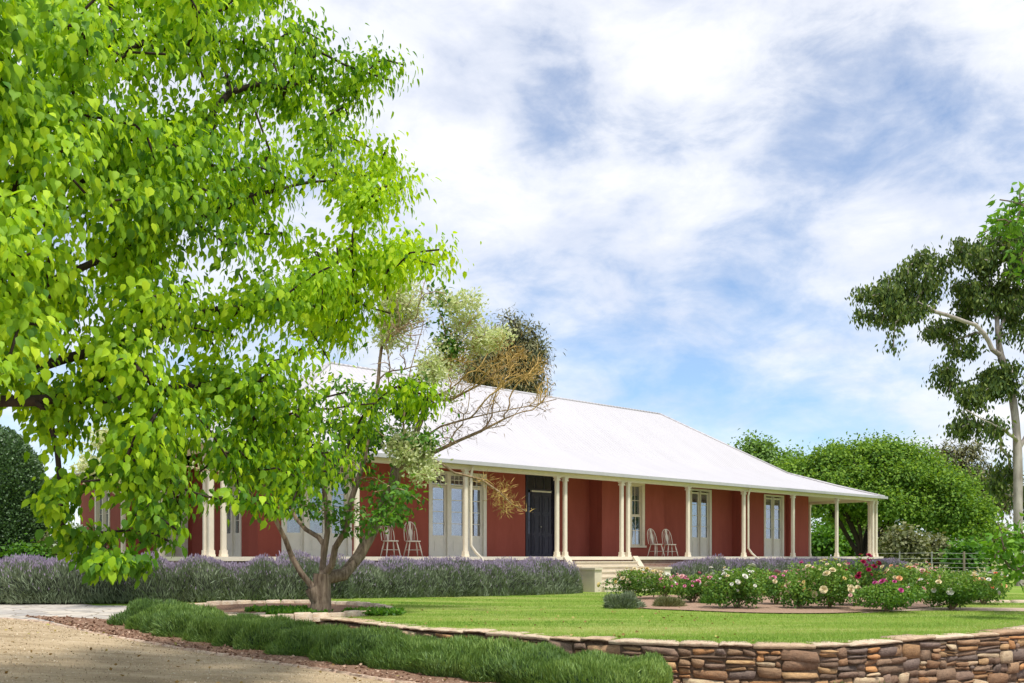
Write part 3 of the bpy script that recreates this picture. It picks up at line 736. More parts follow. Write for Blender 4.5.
# --- posts
def post(u, v, name='verandah_post', w_=.061):
    m = MB(); z0 = FLOOR
    m.box(u - w_ - .024, u + w_ + .024, v - w_ - .024, v + w_ + .024, z0, z0 + .055, .01)
    m.box(u - w_ - .014, u + w_ + .014, v - w_ - .014, v + w_ + .014, z0 + .055, z0 + .15, .01)
    m.box(u - w_, u + w_, v - w_, v + w_, z0 + .15, PT - .12, .022)
    m.box(u - w_ - .02, u + w_ + .02, v - w_ - .02, v + w_ + .02, PT - .12, PT - .07, .008)
    m.box(u - w_ - .008, u + w_ + .008, v - w_ - .008, v + w_ + .008, PT - .07, PT - .035, .01)
    m.box(u - w_ - .03, u + w_ + .03, v - w_ - .03, v + w_ + .03, PT - .035, PT + .001, .008)
    return m.build(name, cream, house)
S = lambda s: (s + 5.24) * 3.267
for (u, v) in [(0, 0), (.30, 0), (0, .30), (S(-4.07), 0), (S(-3.0), 0), (S(-1.923), 0), (S(-1.819), 0), (S(-1.04), 0), (S(-.945), 0), (S(0), 0), (S(1), 0), (S(2), 0), (S(3), 0), (UL, 0), (UL, .30), (UL - .3, 0),
               (0, 3.3), (0, 6.45), (UL, 3.3), (UL, 6.75), (UL, 10.1), (UL, DD), (0, DD)]: post(u, v)
bm_ = MB(); bw = .055
bm_.box(-bw, UL + bw, -bw, bw, PT + .001, PT + .15); bm_.box(-bw, bw, bw, DD - bw, PT + .001, PT + .15); bm_.box(UL - bw, UL + bw, bw, DD - bw, PT + .001, PT + .15); bm_.box(-bw, UL + bw, DD - bw, DD + bw, PT + .001, PT + .15)
bm_.build('verandah_beam', cream, house)
# ceiling panels of the verandah
cg = MB(); zi, zo = EYE + 2.56, EYE + 2.56 + .36 * (W2 + .1)
def cr(i, z): a0, a1, b0, b1 = bw + .003 + i, UL - bw - .003 - i, bw + .003 + i, DD - bw - .003 - i; return [Vector((a0, b0, z)), Vector((a1, b0, z)), Vector((a1, b1, z)), Vector((a0, b1, z))]
q0, q1 = cr(0, zi), cr(W2 + .1, zo)
for k in range(4): cg.quadgrid([[q0[k], q0[(k + 1) % 4]], [q1[k], q1[(k + 1) % 4]]])
cg.build('verandah_ceiling', ceiling_m, house)

# --- roof
EO = .27; ze, zb, zr = EYE + 2.66, EYE + 3.73, EYE + 6.48; ib, ir = 2.98, 6.98; half = (DD + 2 * EO) / 2; ir = min(ir, half)
def rect(i, z): e0, e1 = -EO + i, UL + EO - i; f0, f1 = -EO + i, DD + EO - i; return [Vector((e0, f0, z)), Vector((e1, f0, z)), Vector((e1, f1, z)), Vector((e0, f1, z))]
E, B = rect(0, ze), rect(ib, zb); r0 = Vector((-EO + ir, -EO + half, zr)); r1 = Vector((UL + EO - ir, -EO + half, zr))
front = MB()
def sag(q, i, t): return q
def sub(mb, a, b, c, d, n_=6):   # gently curved skirt: quad a-b (low) to d-c (high)
    rows = []
    for k in range(n_ + 1):
        t = k / n_; lift = -.05 * math.sin(math.pi * t)
        rows.append([a.lerp(d, t) + Vector((0, 0, lift)), b.lerp(c, t) + Vector((0, 0, lift))])
    mb.quadgrid(rows)
sub(front, E[0], E[1], B[1], B[0]); sub(front, E[2], E[3], B[3], B[2])
front.quadgrid([[B[0], B[1]], [r0, r1]]); front.quadgrid([[B[2], B[3]], [r1, r0]])
ro = front.build('roof', roof_m, house)
for (a, b, c, d, e) in ((E[1], E[2], B[2], B[1], r1), (E[3], E[0], B[0], B[3], r0)):
    ends = MB(); sub(ends, a, b, c, d); ends.v += [tuple(x) for x in (d, c, e)]; k = len(ends.v); ends.f.append((k - 3, k - 2, k - 1))
    ends.build('hip_slope', roof_end_m, ro)
cp = MB()
for a, b in ((r0, r1), (B[0], r0), (B[1], r1), (B[2], r1), (B[3], r0), (E[0], B[0]), (E[1], B[1]), (E[2], B[2]), (E[3], B[3])):
    cp.tube([a.lerp(b, .002) + Vector((0, 0, .0)), a.lerp(b, .5) + Vector((0, 0, -.03 if a in E else 0)), b + Vector((0, 0, .0))], .055, 6)
cp.build('ridge_capping', roof_m, ro, smooth=True)
gt = MB(); o1, o2 = EO + .10, EO - .01; gz0, gz1 = ze - .10, ze + .005
def gut(m):
    m.box(-o1, UL + o1, -o1, -o2, gz0, gz1); m.box(-o1, UL + o1, DD + o2, DD + o1, gz0, gz1)
    m.box(-o1, -o2, -o2, DD + o2, gz0, gz1); m.box(UL + o2, UL + o1, -o2, DD + o2, gz0, gz1)
gut(gt); gt.build('gutter', gutter_m, ro)
so = MB(); so.box(-o2, UL + o2, -o2, -bw - .002, ze - .075, ze - .055); so.box(-o2, UL + o2, DD + bw + .002, DD + o2, ze - .075, ze - .055)
so.box(-o2, -bw - .002, -bw, DD + bw, ze - .075, ze - .055); so.box(UL + bw + .002, UL + o2, -bw, DD + bw, ze - .075, ze - .055)
so.build('eave_soffit', cream, house)
# ceiling over rooms closes the shell
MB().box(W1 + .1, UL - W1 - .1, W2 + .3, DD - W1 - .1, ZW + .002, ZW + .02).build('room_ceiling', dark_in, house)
# downpipes
def downpipe(u, v, du):
    zt = ze - .08
    pts = [(u, v - .20, zt), (u, v - .16, zt - .12), (u + .0, v - .105, zt - .30), (u, v - .105, FLOOR + .32), (u + du * .5, v - .15, FLOOR + .12), (u + du, v - .26, FLOOR - .05), (u + du, v - .29, .35)]
    MB().tube(pts, .038, 8).build('downpipe', cream, house, smooth=True)
downpipe(S(-3.0) + .12, 0, .28); downpipe(S(1) + .14, 0, .34); 

# --- steps
us0, us1 = S(-1.86) + .1, S(-1.0) + .1
NR = 7; rise = (FLOOR - .0) / NR; tread = .25
st = MB()
for i in range(NR - 1):
    z1 = FLOOR - rise * (i + 1); y0 = -.24 - tread * (i + 1)
    st.box(us0, us1, y0, -.245, (z1 - rise) + .001 if i < NR - 2 else -.05, z1 - .035)
    st.box(us0 - .0, us1 + .0, y0 - .03, y0 + tread + .0, z1 - .034, z1)
sto = st.build('front_steps', stair_m, house)
for a, b in ((us0 - .30, us0 - .003), (us1 + .003, us1 + .30)):
    m = MB(); m.box(a, b, -1.62, -.26, -.05, .66); m.box(a - .03, b + .03 - (.03 if b < us1 else 0), -1.66, -.27, .66, .72)
    pts = [(-.262, .722), (-.262, FLOOR + .02), (-.55, .722)]
    k = len(m.v); m.v += [(a + .03, y, z) for y, z in pts] + [(b - .03, y, z) for y, z in pts]; m.f += [(k, k + 1, k + 2), (k + 5, k + 4, k + 3), (k, k + 3, k + 4, k + 1), (k + 1, k + 4, k + 5, k + 2), (k + 2, k + 5, k + 3, k)]
    m.build('cheek_wall', stair_m, sto)

# ------------------------------------------------------------------ verandah chairs
def make_chair(label, loc, rz):
    t = empty('windsor_chair', loc, rz, label=label, cat='chair', group='white hoop-backed chairs on the verandah')
    s = MB(); rings = []
    for z, k in ((.425, .90), (.435, 1.0), (.455, 1.0), (.462, .93)):
        rings.append([(.215 * k * math.copysign(abs(math.cos(a)) ** .75, math.cos(a)) * (1.0 + .06 * math.sin(a)), -.205 * k * math.copysign(abs(math.sin(a)) ** .75, math.sin(a)) , z) for a in [2 * math.pi * i / 24 for i in range(24)]][::-1])
    s.loft(rings); s.build('seat', white_chair, t, smooth=True)
    feet = []
    for (x, y) in ((-1, -1), (1, -1), (-1, 1), (1, 1)):
        a = Vector((x * .135, y * .13, .43)); b = Vector((x * .215, y * .225, 0)); feet.append((a, b))
        MB().tube([a, a.lerp(b, .35), a.lerp(b, .6), b], [.013, .021, .019, .012], 8).build('leg', white_chair, t, smooth=True)
    st_ = MB(); mid = lambda i, k=.55: feet[i][0].lerp(feet[i][1], k)
    st_.tube([mid(0), mid(2)], .011, 6); st_.tube([mid(1), mid(3)], .011, 6); st_.tube([(mid(0) + mid(2)) / 2, (mid(1) + mid(3)) / 2], .011, 6)
    st_.build('stretcher', white_chair, t, smooth=True)
    def bk(x, z): return Vector((x, .175 + (z - .46) * .30, z))      # back leans to +y
    hoop = []
    for i in range(25):
        a = math.pi * i / 24; hoop.append(bk(-.195 * math.cos(a) * (1.0 + .10 * math.sin(a)), .46 + .56 * (math.sin(a) ** .62)))
    MB().tube(hoop, .0125, 8).build('hoop_back', white_chair, t, smooth=True)
    sp = MB()
    for x in (-.13, -.075, .075, .13):
        top = .46 + .56 * (max(0, 1 - (x * 1.02 / .205) ** 2) ** .31); sp.tube([bk(x * .8, .455), bk(x * 1.05, top)], .007, 6)
    sp.build('spindles', white_chair, t, smooth=True)
    sl_ = MB(); rows = []
    sl_.loft([[bk(-wd, z) + Vector((0, -.006, 0)), bk(wd, z) + Vector((0, -.006, 0)), bk(wd, z) + Vector((0, .006, 0)), bk(-wd, z) + Vector((0, .006, 0))] for z, wd in ((.455, .025), (.56, .03), (.68, .052), (.76, .05), (.86, .028), (.95, .04), (1.01, .03))])
    sl_.build('splat', white_chair, t)
    return t
for px, v, lab, da in ((390.5, 1.45, 'white hoop-backed chair nearest the tree, left of another by the white glazed doors', 8), (413, 1.45, 'white hoop-backed chair close to the left edge of the large white glazed doors', 2),
                       (656, 1.35, 'white hoop-backed chair just right of the tall curtained window', 6), (670, 1.35, 'white hoop-backed chair nearest the post before the single double door', -4)):
    u = up(px, v); make_chair(lab, hw(u, v, FLOOR), HA + R(da - 18))
#@@VEG
# ------------------------------------------------------------------ vegetation tools
def lumpf(seed, n_=7, k=1.0):
    r = np.random.default_rng(seed); A = r.normal(size=(n_, 3)) * k; ph = r.random(n_) * 6.28
    return lambda p: np.sin(np.asarray(p) @ A.T + ph).mean(axis=-1) * 1.6

def in_poly(poly, x, y):
    c = False; j = len(poly) - 1
    for i in range(len(poly)):
        xi, yi = poly[i]; xj, yj = poly[j]
        if (yi > y) != (yj > y) and x < (xj - xi) * (y - yi) / (yj - yi) + xi: c = not c
        j = i
    return c

def poly_targets(poly, n_, yf, mind=0.0):
    xs_ = [p[0] for p in poly]; ys_ = [p[1] for p in poly]; res = []; tries = 0
    while len(res) < n_ and tries < n_ * 60:
        tries += 1
        x, y = random.uniform(min(xs_), max(xs_)), random.uniform(min(ys_), max(ys_))
        if not in_poly(poly, x, y): continue
        q = P(x, y, yf(x, y))
        if mind and any((q - r_).length < mind for r_ in res): continue
        res.append(q)
    return res

class Tree:
    def __init__(s, trunks):
        s.p = []; s.par = []; s.path = []; s.fix = {}
        for tr in trunks:
            # tr: list of points; first may be an index to an existing node
            st = 0; prev = -1
            if isinstance(tr[0], int): prev = tr[0]; pts = [s.p[prev]] + [Vector(q) for q in tr[1:]]
            else: pts = [Vector(q) for q in tr]; s.add(pts[0], -1); prev = len(s.p) - 1
            for i in range(len(pts) - 1):
                p0, p1, p2, p3 = pts[max(i - 1, 0)], pts[i], pts[i + 1], pts[min(i + 2, len(pts) - 1)]
                n_ = max(1, int((p2 - p1).length / .3))
                for k in range(1, n_ + 1):
                    t = k / n_
                    q = 0.5 * ((2 * p1) + (p2 - p0) * t + (2 * p0 - 5 * p1 + 4 * p2 - p3) * t * t + (3 * p1 - p0 - 3 * p2 + p3) * t ** 3)
                    s.add(q, prev); prev = len(s.p) - 1
        s.ntrunk = len(s.p); s.tips = []
    def add(s, q, par):
        s.p.append(Vector(q)); s.par.append(par); s.path.append(0 if par < 0 else s.path[par] + (s.p[par] - Vector(q)).length)
    def near(s, q): return min(range(len(s.p)), key=lambda i: (s.p[i] - Vector(q)).length)
    def grow(s, targets, bias=.3, step=.22, wob=.03, sag=0.0, minpath=0.0, kind='leaf'):
        base = s.p[0]
        targets = sorted(targets, key=lambda t: min((t - s.p[i]).length for i in range(0, s.ntrunk, 2)))
        for t in targets:
            arr = np.array([tuple(q) for q in s.p]); pa = np.array(s.path)
            cost = np.linalg.norm(arr - np.array(tuple(t)), axis=1) + bias * pa + np.where(pa < minpath, 1e3, 0)
            k = int(cost.argmin()); a = s.p[k]; d = t - a; L = d.length
            if L < .02: s.tips.append((kind, [k])); continue
            pd = (a - s.p[s.par[k]]).normalized() if s.par[k] >= 0 else Vector((0, 0, 1))
            c = a + (pd * .45 + d.normalized() * .35 + Vector((0, 0, .12))) * L * .5
            n_ = max(2, int(L / step)); prev = k; ids = []
            for i in range(1, n_ + 1):
                u = i / n_; q = a * (1 - u) ** 2 + c * 2 * u * (1 - u) + t * u * u
                if i < n_: q = q + Vector((random.gauss(0, 1), random.gauss(0, 1), random.gauss(0, 1))) * wob
                q.z -= sag * u * u * L * .2
                s.add(q, prev); prev = len(s.p) - 1; ids.append(prev)
            s.tips.append((kind, ids[-6:]))
    def mesh(s, name, m, parent, r_tip, r_base, expo=.5, sides=6, select=None, minr=0.0, rndf=None, **kw):
        N = len(s.p); cnt = np.zeros(N)
        haschild = np.zeros(N, bool)
        for i in range(N):
            if s.par[i] >= 0: haschild[s.par[i]] = True
        for i in range(N - 1, -1, -1):
            if not haschild[i]: cnt[i] += 1
            if s.par[i] >= 0: cnt[s.par[i]] += cnt[i]
        # parents always have a lower index, so this pass is complete
        mx = cnt.max(); rad = r_tip + (r_base - r_tip) * (cnt / mx) ** expo
        for k_i, fr_ in s.fix.items(): rad[k_i] = max(rad[k_i], fr_)
        s.rad = rad
        s.__dict__['rad'] = rad
        V = []; Fc = []
        idx = [i for i in range(N) if s.par[i] >= 0 and rad[i] >= minr and (select is None or select(i))]
        A = np.array([tuple(s.p[s.par[i]]) for i in idx]); B = np.array([tuple(s.p[i]) for i in idx]); D = norm(B - A)
        ra = np.array([min(rad[s.par[i]], rad[i] * 1.25) for i in idx]); rb = rad[idx]
        up_ = np.where(np.abs(D[:, 2:3]) < .9, np.array([[0, 0, 1.0]]), np.array([[1.0, 0, 0]])); X = norm(np.cross(D, up_)); Y = np.cross(D, X)
        B = B + D * (rb * .5)[:, None]
        th = np.arange(sides) * 2 * np.pi / sides
        ra_ = ra[:, None, None]; rb_ = rb[:, None, None]
        ring = X[:, None, :] * np.cos(th)[None, :, None] + Y[:, None, :] * np.sin(th)[None, :, None]
        VV = np.concatenate([A[:, None, :] + ring * ra_, B[:, None, :] + ring * rb_], axis=1).reshape(-1, 3)
        f = []
        for k in range(sides): k2 = (k + 1) % sides; f += [k, k2, sides + k2, sides + k]
        ff = (np.arange(len(idx))[:, None] * (2 * sides) + np.array(f)[None, :]).ravel()
        return np_mesh(name, VV, ff, [4] * (len(idx) * sides), m, parent, rnd=(np.repeat([rndf(i) for i in idx], 2 * sides) if rndf else None), smooth=True, **kw)
    def leafpts(s, per, spread, kind='leaf', back=5):
        pos = []; dr = []
        for kd, ids in s.tips:
            if kd != kind: continue
            ids = ids[-back:]
            for _ in range(per):
                k = random.choice(ids); a = s.p[k]; b = s.p[s.par[k]] if s.par[k] >= 0 else a
                q = a.lerp(b, random.random()); o = Vector((random.gauss(0, spread), random.gauss(0, spread), random.gauss(0, spread * .8)))
                pos.append(tuple(q + o)); dr.append(tuple(o.normalized() + (a - b).normalized() * .5))
        return np.array(pos), np.array(dr)

def blob_targets(blobs, n_):
    """blobs: (px,py,Y,rx,ry) in pixels; returns points in ellipsoids, depth radius from the width"""
    wts = [b[3] * b[4] for b in blobs]; res = []
    for _ in range(n_):
        b = random.choices(blobs, wts)[0]
        while True:
            v = Vector((random.uniform(-1, 1), random.uniform(-1, 1), random.uniform(-1, 1)))
            if v.length <= 1: break
        v = v * (.55 + .45 * (1 / max(v.length, .3) if v.length > .3 else 1) ** 0)  # keep full volume
        Y = b[2]; c = P(b[0], b[1], Y)
        res.append(c + Vector((v.x * b[3] / F * Y, v.y * (b[3] + b[4]) / 2 / F * Y, v.z * b[4] / F * Y)))
    return res

# ------------------------------------------------------------------ hedges
def hedge(name, label, line, hw_, hgt, zf, leafm, corem, n_leaf, l_leaf, w_leaf, seed, flowers=None, n_fl=0, fl_top=.55, upw=.9, lump=.16, plant=.07, pitch=.95, group=None, cat='hedge'):
    t = empty(name, (0, 0, 0), label=label, cat=cat, group=group)
    pts, L = resample(line, 300); pts = np.array(pts); tan = np.gradient(pts, axis=0); tan /= np.linalg.norm(tan, axis=1, keepdims=True); nor = np.stack([tan[:, 1], -tan[:, 0]], 1)
    lf = lumpf(seed, 9, 2.6); lf2 = lumpf(seed + 5, 9, 7.0)
    def surf(s, a, k=1.0):
        i = np.clip(s * 299, 0, 298.99); i0 = i.astype(int); fr = (i - i0)[:, None]
        c = pts[i0] * (1 - fr) + pts[i0 + 1] * fr; nn = nor[i0]
        endt = np.minimum(1, np.minimum(s, 1 - s) * L / (hw_ * .9)); endk = np.sqrt(np.clip(1 - (1 - endt) ** 2, 0, 1)) * .85 + .15
        ca, sa = np.cos(a), np.sin(a); base3 = np.stack([c[:, 0], c[:, 1], a * 0], 1)
        lu = 1 + plant * np.cos(s * L / pitch * 2 * math.pi + 1.1 * np.sin(s * 31)) + lump * lf(np.stack([c[:, 0], c[:, 1], a * .8], 1)) + lump * .5 * lf2(np.stack([c[:, 0], c[:, 1], a * .5], 1))
        r = hw_ * k * endk * lu; h = hgt * k * lu * (endk * .5 + .5)
        off = np.sign(ca) * np.abs(ca) ** .7 * r
        z = np.array([zf(x, y) for x, y in c]) + np.maximum(0, np.abs(sa) ** .75 * h) * np.sign(np.maximum(sa, -0.01))
        p = np.stack([c[:, 0] + nn[:, 0] * off, c[:, 1] + nn[:, 1] * off, z], 1)
        nr = norm(np.stack([nn[:, 0] * ca / hw_, nn[:, 1] * ca / hw_, sa / hgt * 1.0], 1))
        return p, nr
    S_ = np.linspace(0, 1, int(L * 5) + 2); A_ = np.linspace(0, math.pi, 15); rows = []
    for a in A_:
        p, _ = surf(S_, np.full(len(S_), a), .80); rows.append([tuple(q) for q in p])
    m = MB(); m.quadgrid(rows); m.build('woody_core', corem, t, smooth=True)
    s = rng.random(n_leaf); a = rng.uniform(.02, math.pi - .02, n_leaf); lowm = rng.random(n_leaf) < .22; al = .16 * rng.random(n_leaf) ** 2; a = np.where(lowm, np.where(rng.random(n_leaf) < .5, al, math.pi - al), a)
    p, nr = surf(s, a, 1.0); depth = rng.uniform(.74, 1.0, n_leaf)[:, None]
    p0, _ = surf(s, a, 0.78); p = p0 + (p - p0) * rng.random((n_leaf, 1)) ** .7
    lean = np.stack([lf(p * 2.1 + 4), lf2(p * 1.3 + 9), lf(p * 1.7 - 3)], 1) * .55
    d = norm(nr * .55 + np.array([0, 0, upw]) + lean + rng.normal(size=(n_leaf, 3)) * .38)
    ln = l_leaf * rng.uniform(.6, 1.25, n_leaf)
    leaves('foliage', p - d * ln[:, None] * .35, d, ln, w_leaf, leafm, t, LEAF_THIN, rnd=np.clip(.5 + .35 * lf(p * .8) + rng.normal(size=n_leaf) * .22, 0, 1))
    if flowers and n_fl:
        s = rng.random(n_fl); a = math.pi / 2 + rng.normal(size=n_fl) * fl_top; a = np.clip(a, .15, math.pi - .15)
        p, nr = surf(s, a, .98); d = norm(nr * .35 + np.array([0, 0, 1.0]) + rng.normal(size=(n_fl, 3)) * .16)
        ln = rng.uniform(.05, .16, n_fl)
        o1_ = leaves('flower_stalks', p, d, ln, .10, leafm, t, LEAF_THIN); o1_['kind'] = 'stuff'
        o2_ = leaves('flower_spikes', p + d * ln[:, None] * .85, d, rng.uniform(.045, .085, n_fl), 1.5, flowers, t, LEAF_THIN); o2_['kind'] = 'stuff'
    return t

LH = lambda x, y: lawnH(x, y)
e_ = hw(9.9, -1.15)
hedge('lavender_hedge', 'long grey-green lavender hedge with purple tips running left of the front steps', [(-17, 20.4), (-14, 19.8), (-11.5, 19.5), (-8.2, 19.5), (-5.5, 20.3)] + [tuple(hw(u, -1.15))[:2] for u in (2.5, 5, 7.5, 10.35)],
      .88, .80, LH, lavleaf, core_m, 66000, .15, .6, 3, lavflow, 21000, .50)
hedge('lavender_hedge', 'purple flowering lavender hedge behind the roses right of the front steps', [tuple(hw(u, -.95))[:2] for u in (15.2, 18, 21, 24, 27, 30.6)],
      .62, .79, LH, lavleaf, core_m, 26000, .17, .6, 9, lavflow, 15000, .6)
hedge('lavender_hedge', 'low bright green hedge without flowers beside the gravel drive in front of the wall', [(-6.3, 15.55), (-4.8, 13.95), (-3.2, 12.7), (-1.7, 11.72), (-.4, 10.95), (.5, 10.5), (1.2, 10.2), (1.78, 10.05)],
      .68, .335, lambda x, y: low(x) + .01, rosem, core_g, 125000, .085, .62, 17, lump=.26, upw=.9, plant=.13, pitch=.6)

# ------------------------------------------------------------------ the lime-green tree reaching in from the left
poly = [(-90, -90), (275, -90), (280, 5), (255, 30), (300, 26), (340, 60), (400, 60), (400, 76), (348, 105), (380, 160), (405, 172), (400, 192), (362, 208), (380, 240), (442, 246), (448, 262), (385, 270), (395, 300), (372, 345),
        (380, 378), (440, 396), (430, 412), (375, 415), (360, 455), (345, 480), (310, 478), (290, 505), (270, 495), (245, 455), (215, 465), (192, 478), (150, 478), (120, 482), (95, 470), (78, 462), (62, 425), (30, 385), (0, 375), (-90, 370)]
def yd(x, y): return 6.2 + 4.2 * max(0, min(1, x / 420)) + random.uniform(-1.0, 1.6)
tg = poly_targets(poly, 430, yd, .14)
# outline sprays so that the edge of the crown follows long thin shoots
for (x, y) in ((278, -5), (300, 30), (318, 38), (345, 64), (375, 62), (404, 64), (388, 78), (362, 104), (385, 150), (402, 176), (396, 192), (360, 212), (392, 246), (420, 246), (444, 250), (436, 264), (404, 262), (385, 290), (390, 312), (392, 388), (412, 392), (434, 402), (420, 410),
               (300, 495), (285, 500), (62, 440), (262, 480), (200, 470), (185, 500), (330, 470)):
    tg.append(P(x, y, 6.6 + 3.8 * x / 420 + random.uniform(-.4, .8)))
for _ in range(90):  # the rest of the crown, outside the frame
    a = random.uniform(0, 6.28); r_ = random.uniform(.8, 3.6); tg.append(Vector((-8.2 + r_ * math.cos(a) * 1.0 - .6, 4.2 + r_ * math.sin(a), random.uniform(2.8, 7.5))))
tg = [q for q in tg if not (q.y < 5.3 and q.x > -4.2)]
root = empty('leafy_tree', (-8.0, 4.6, low(-8)), label='lime-green spring tree whose leafy branches fill the upper left of the view', cat='tree')
tr = Tree([[(-8.0, 4.6, -.1), (-7.9, 4.7, .9), (-7.8, 4.9, 1.8), (-7.3, 5.3, 2.8), (-6.8, 5.8, 3.9), (-6.2, 6.2, 5.0)]])
a = tr.near((-7.8, 4.9, 1.9)); b = tr.near((-7.2, 5.3, 2.9)); c = tr.near((-6.8, 5.8, 3.9))
T2 = Tree.__init__
def extend(tree, k, pts, r0=0, r1=0):
    n00 = len(tree.p)
    prev = k; pts = [tree.p[k]] + [Vector(q) for q in pts]
    for i in range(len(pts) - 1):
        n_ = max(1, int((pts[i + 1] - pts[i]).length / .3))
        for j in range(1, n_ + 1):
            q = pts[i].lerp(pts[i + 1], j / n_) + Vector((random.gauss(0, .015), random.gauss(0, .015), random.gauss(0, .015))); tree.add(q, prev); prev = len(tree.p) - 1
    tree.ntrunk = len(tree.p)
    if r0:
        for i in range(n00, len(tree.p)): tree.fix[i] = r0 + (r1 - r0) * (i - n00) / (len(tree.p) - n00)
extend(tr, c, [P(30, 120, 7.4), P(110, 45, 7.8), P(112, -20, 8.2)])
extend(tr, c, [P(20, 105, 7.0), P(80, 70, 7.6), P(170, 30, 8.2), P(240, 0, 8.8)])
extend(tr, b, [P(20, 195, 7.0), P(110, 180, 7.8), P(190, 150, 8.6), P(230, 90, 9.2), P(310, 80, 9.8)])
extend(tr, b, [P(30, 290, 7.0), P(120, 250, 7.6), P(190, 225, 8.4), P(250, 195, 9.0), P(330, 180, 10)])
extend(tr, a, [P(20, 375, 7.0), P(100, 350, 7.6), P(180, 320, 8.4), P(270, 300, 9.2), P(350, 290, 10)])
extend(tr, a, [P(30, 400, 6.8), P(110, 400, 7.4), P(210, 385, 8.4), P(300, 390, 9.6)])
tr.grow(tg, .12, .2, .02, .15)
hang = [P(x, y, 6.7 + .5 * math.sin(x) + .004 * x) for x, y in ((172, 490), (178, 505), (172, 520), (180, 532), (176, 545), (186, 490), (128, 500), (136, 515), (132, 530), (140, 543), (136, 556), (128, 566), (142, 566), (118, 562), (104, 560), (92, 566), (84, 556),
    (60, 480), (52, 492), (62, 505), (70, 515), (66, 530), (72, 540), (50, 500), (148, 492), (100, 480), (84, 480), (150, 505), (240, 490), (232, 500), (262, 500), (290, 508), (275, 512))]
tr.grow(hang, .1, .15, .01, 0, 2.0, 'hang')
tr.mesh('trunk', bark_dark, root, .0035, .105, .5).matrix_parent_inverse = Matrix.Translation((0, 0, 0))
pos, dr = tr.leafpts(132, .13, back=7)
p2_, d2_ = tr.leafpts(70, .055, 'hang', back=3); pos = np.concatenate([pos, p2_]); dr = np.concatenate([dr, d2_])
d = norm(dr) * .55 + rng.normal(size=dr.shape) * .28 + np.array([0, 0, -.85])
lowc = np.clip((2.9 - pos[:, 2]) / 1.6, 0, 1) * .26      # leaf colour darkened lower down, painting in shade from the crown above
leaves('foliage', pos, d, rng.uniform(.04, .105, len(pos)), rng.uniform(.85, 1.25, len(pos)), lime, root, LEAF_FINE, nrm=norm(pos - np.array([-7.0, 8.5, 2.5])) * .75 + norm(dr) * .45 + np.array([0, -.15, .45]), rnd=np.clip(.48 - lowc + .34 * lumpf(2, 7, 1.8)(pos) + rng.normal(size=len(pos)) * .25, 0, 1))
for ch in root.children: ch.location = -root.location

# ------------------------------------------------------------------ multi-stemmed tree in the stone ring
BX, BY = -3.39, 15.9
root = empty('multi_stem_tree', (BX, BY, 0.0), label='small multi-stemmed tree in the oval stone ring, partly bare with orange lichen twigs', cat='tree')
tr = Tree([[(BX, BY, -.1), (BX + .02, BY, .25), P(322, 578, BY)]])
k0 = tr.near(P(322, 582, BY)); k1 = tr.near(P(321, 590, BY))
def px3(l): return [P(x, y, BY + dy) for x, y, dy in l]
k1 = tr.near(P(321, 597, BY))
extend(tr, k1, px3([(316, 590, -.03), (309, 583, -.08), (301, 573, -.15), (292, 558, -.25), (283, 538, -.4), (278, 522, -.5), (268, 500, -.7), (262, 470, -.9)]), .060, .025)
extend(tr, k0, px3([(324, 560, .1), (325, 545, .15), (318, 536, .2), (306, 530, .3), (296, 520, .5), (285, 490, .7)]), .055, .02)
extend(tr, tr.near(P(324, 562, BY)), px3([(328, 535, .1), (326, 510, .2), (324, 480, .3), (318, 430, .4)]), .05, .015)
extend(tr, k0, px3([(332, 565, -.1), (336, 548, -.15), (346, 530, -.2), (352, 500, -.2), (364, 460, -.2), (375, 400, 0), (382, 340, .1), (388, 290, .2)]), .060, .010)
extend(tr, k0, px3([(343, 575, .2), (358, 556, .5), (370, 535, .7), (380, 515, .9), (396, 470, 1.0), (416, 430, 1.0), (435, 385, .9), (452, 350, .8)]), .066, .015)
extend(tr, tr.near(P(378, 520, BY + .8)), px3([(395, 500, .3), (402, 460, 0), (405, 420, -.2), (410, 370, -.3), (422, 330, -.3)]))
extend(tr, tr.near(P(410, 440, BY + 1)), px3([(440, 425, 1.0), (470, 418, .9), (500, 412, .8), (528, 405, .7), (556, 398, .6)]))
extend(tr, tr.near(P(400, 464, BY + 1)), px3([(425, 455, 1.0), (460, 440, 1.0), (480, 430, 1.0), (505, 420, 1.1)]))
extend(tr, tr.near(P(430, 395, BY + .9)), px3([(452, 400, .9), (480, 385, 1.0), (505, 365, 1.0), (530, 350, 1.0)]))
yb = lambda x, y: BY + random.uniform(-1.5, 1.5)
green = poly_targets([(190, 440), (230, 470), (245, 500), (270, 520), (300, 505), (335, 520), (360, 530), (400, 520), (428, 508), (420, 495), (390, 480), (400, 440), (380, 400), (330, 380), (250, 390), (200, 410)], 120, yb, .12)
green += blob_targets([(436, 292, BY, 9, 10), (408, 400, BY, 30, 16), (448, 345, BY + .5, 8, 10), (430, 442, BY, 12, 10)], 24)
bl = blob_targets([(400, 300, BY, 24, 24), (395, 330, BY, 18, 22), (462, 310, BY + .3, 26, 16), (480, 335, BY + .5, 26, 18), (440, 370, BY + .4, 26, 26), (415, 465, BY, 20, 22), (400, 440, BY, 16, 14), (120, 470, BY + 1.5, 40, 16), (110, 440, BY + 1.5, 30, 10)], 150)
bare = poly_targets([(375, 270), (395, 262), (450, 285), (430, 330), (390, 400), (360, 400)], 40, yb, .1) + poly_targets([(440, 395), (470, 400), (558, 395), (545, 420), (500, 430), (440, 450)], 45, lambda x, y: BY + .8 + random.uniform(-.6, .6), .08)
lich = poly_targets([(440, 350), (455, 320), (490, 318), (510, 335), (535, 350), (550, 372), (548, 395), (520, 392), (480, 395), (445, 400)], 150, lambda x, y: BY + 1.0 + random.uniform(-.9, .9), .06)
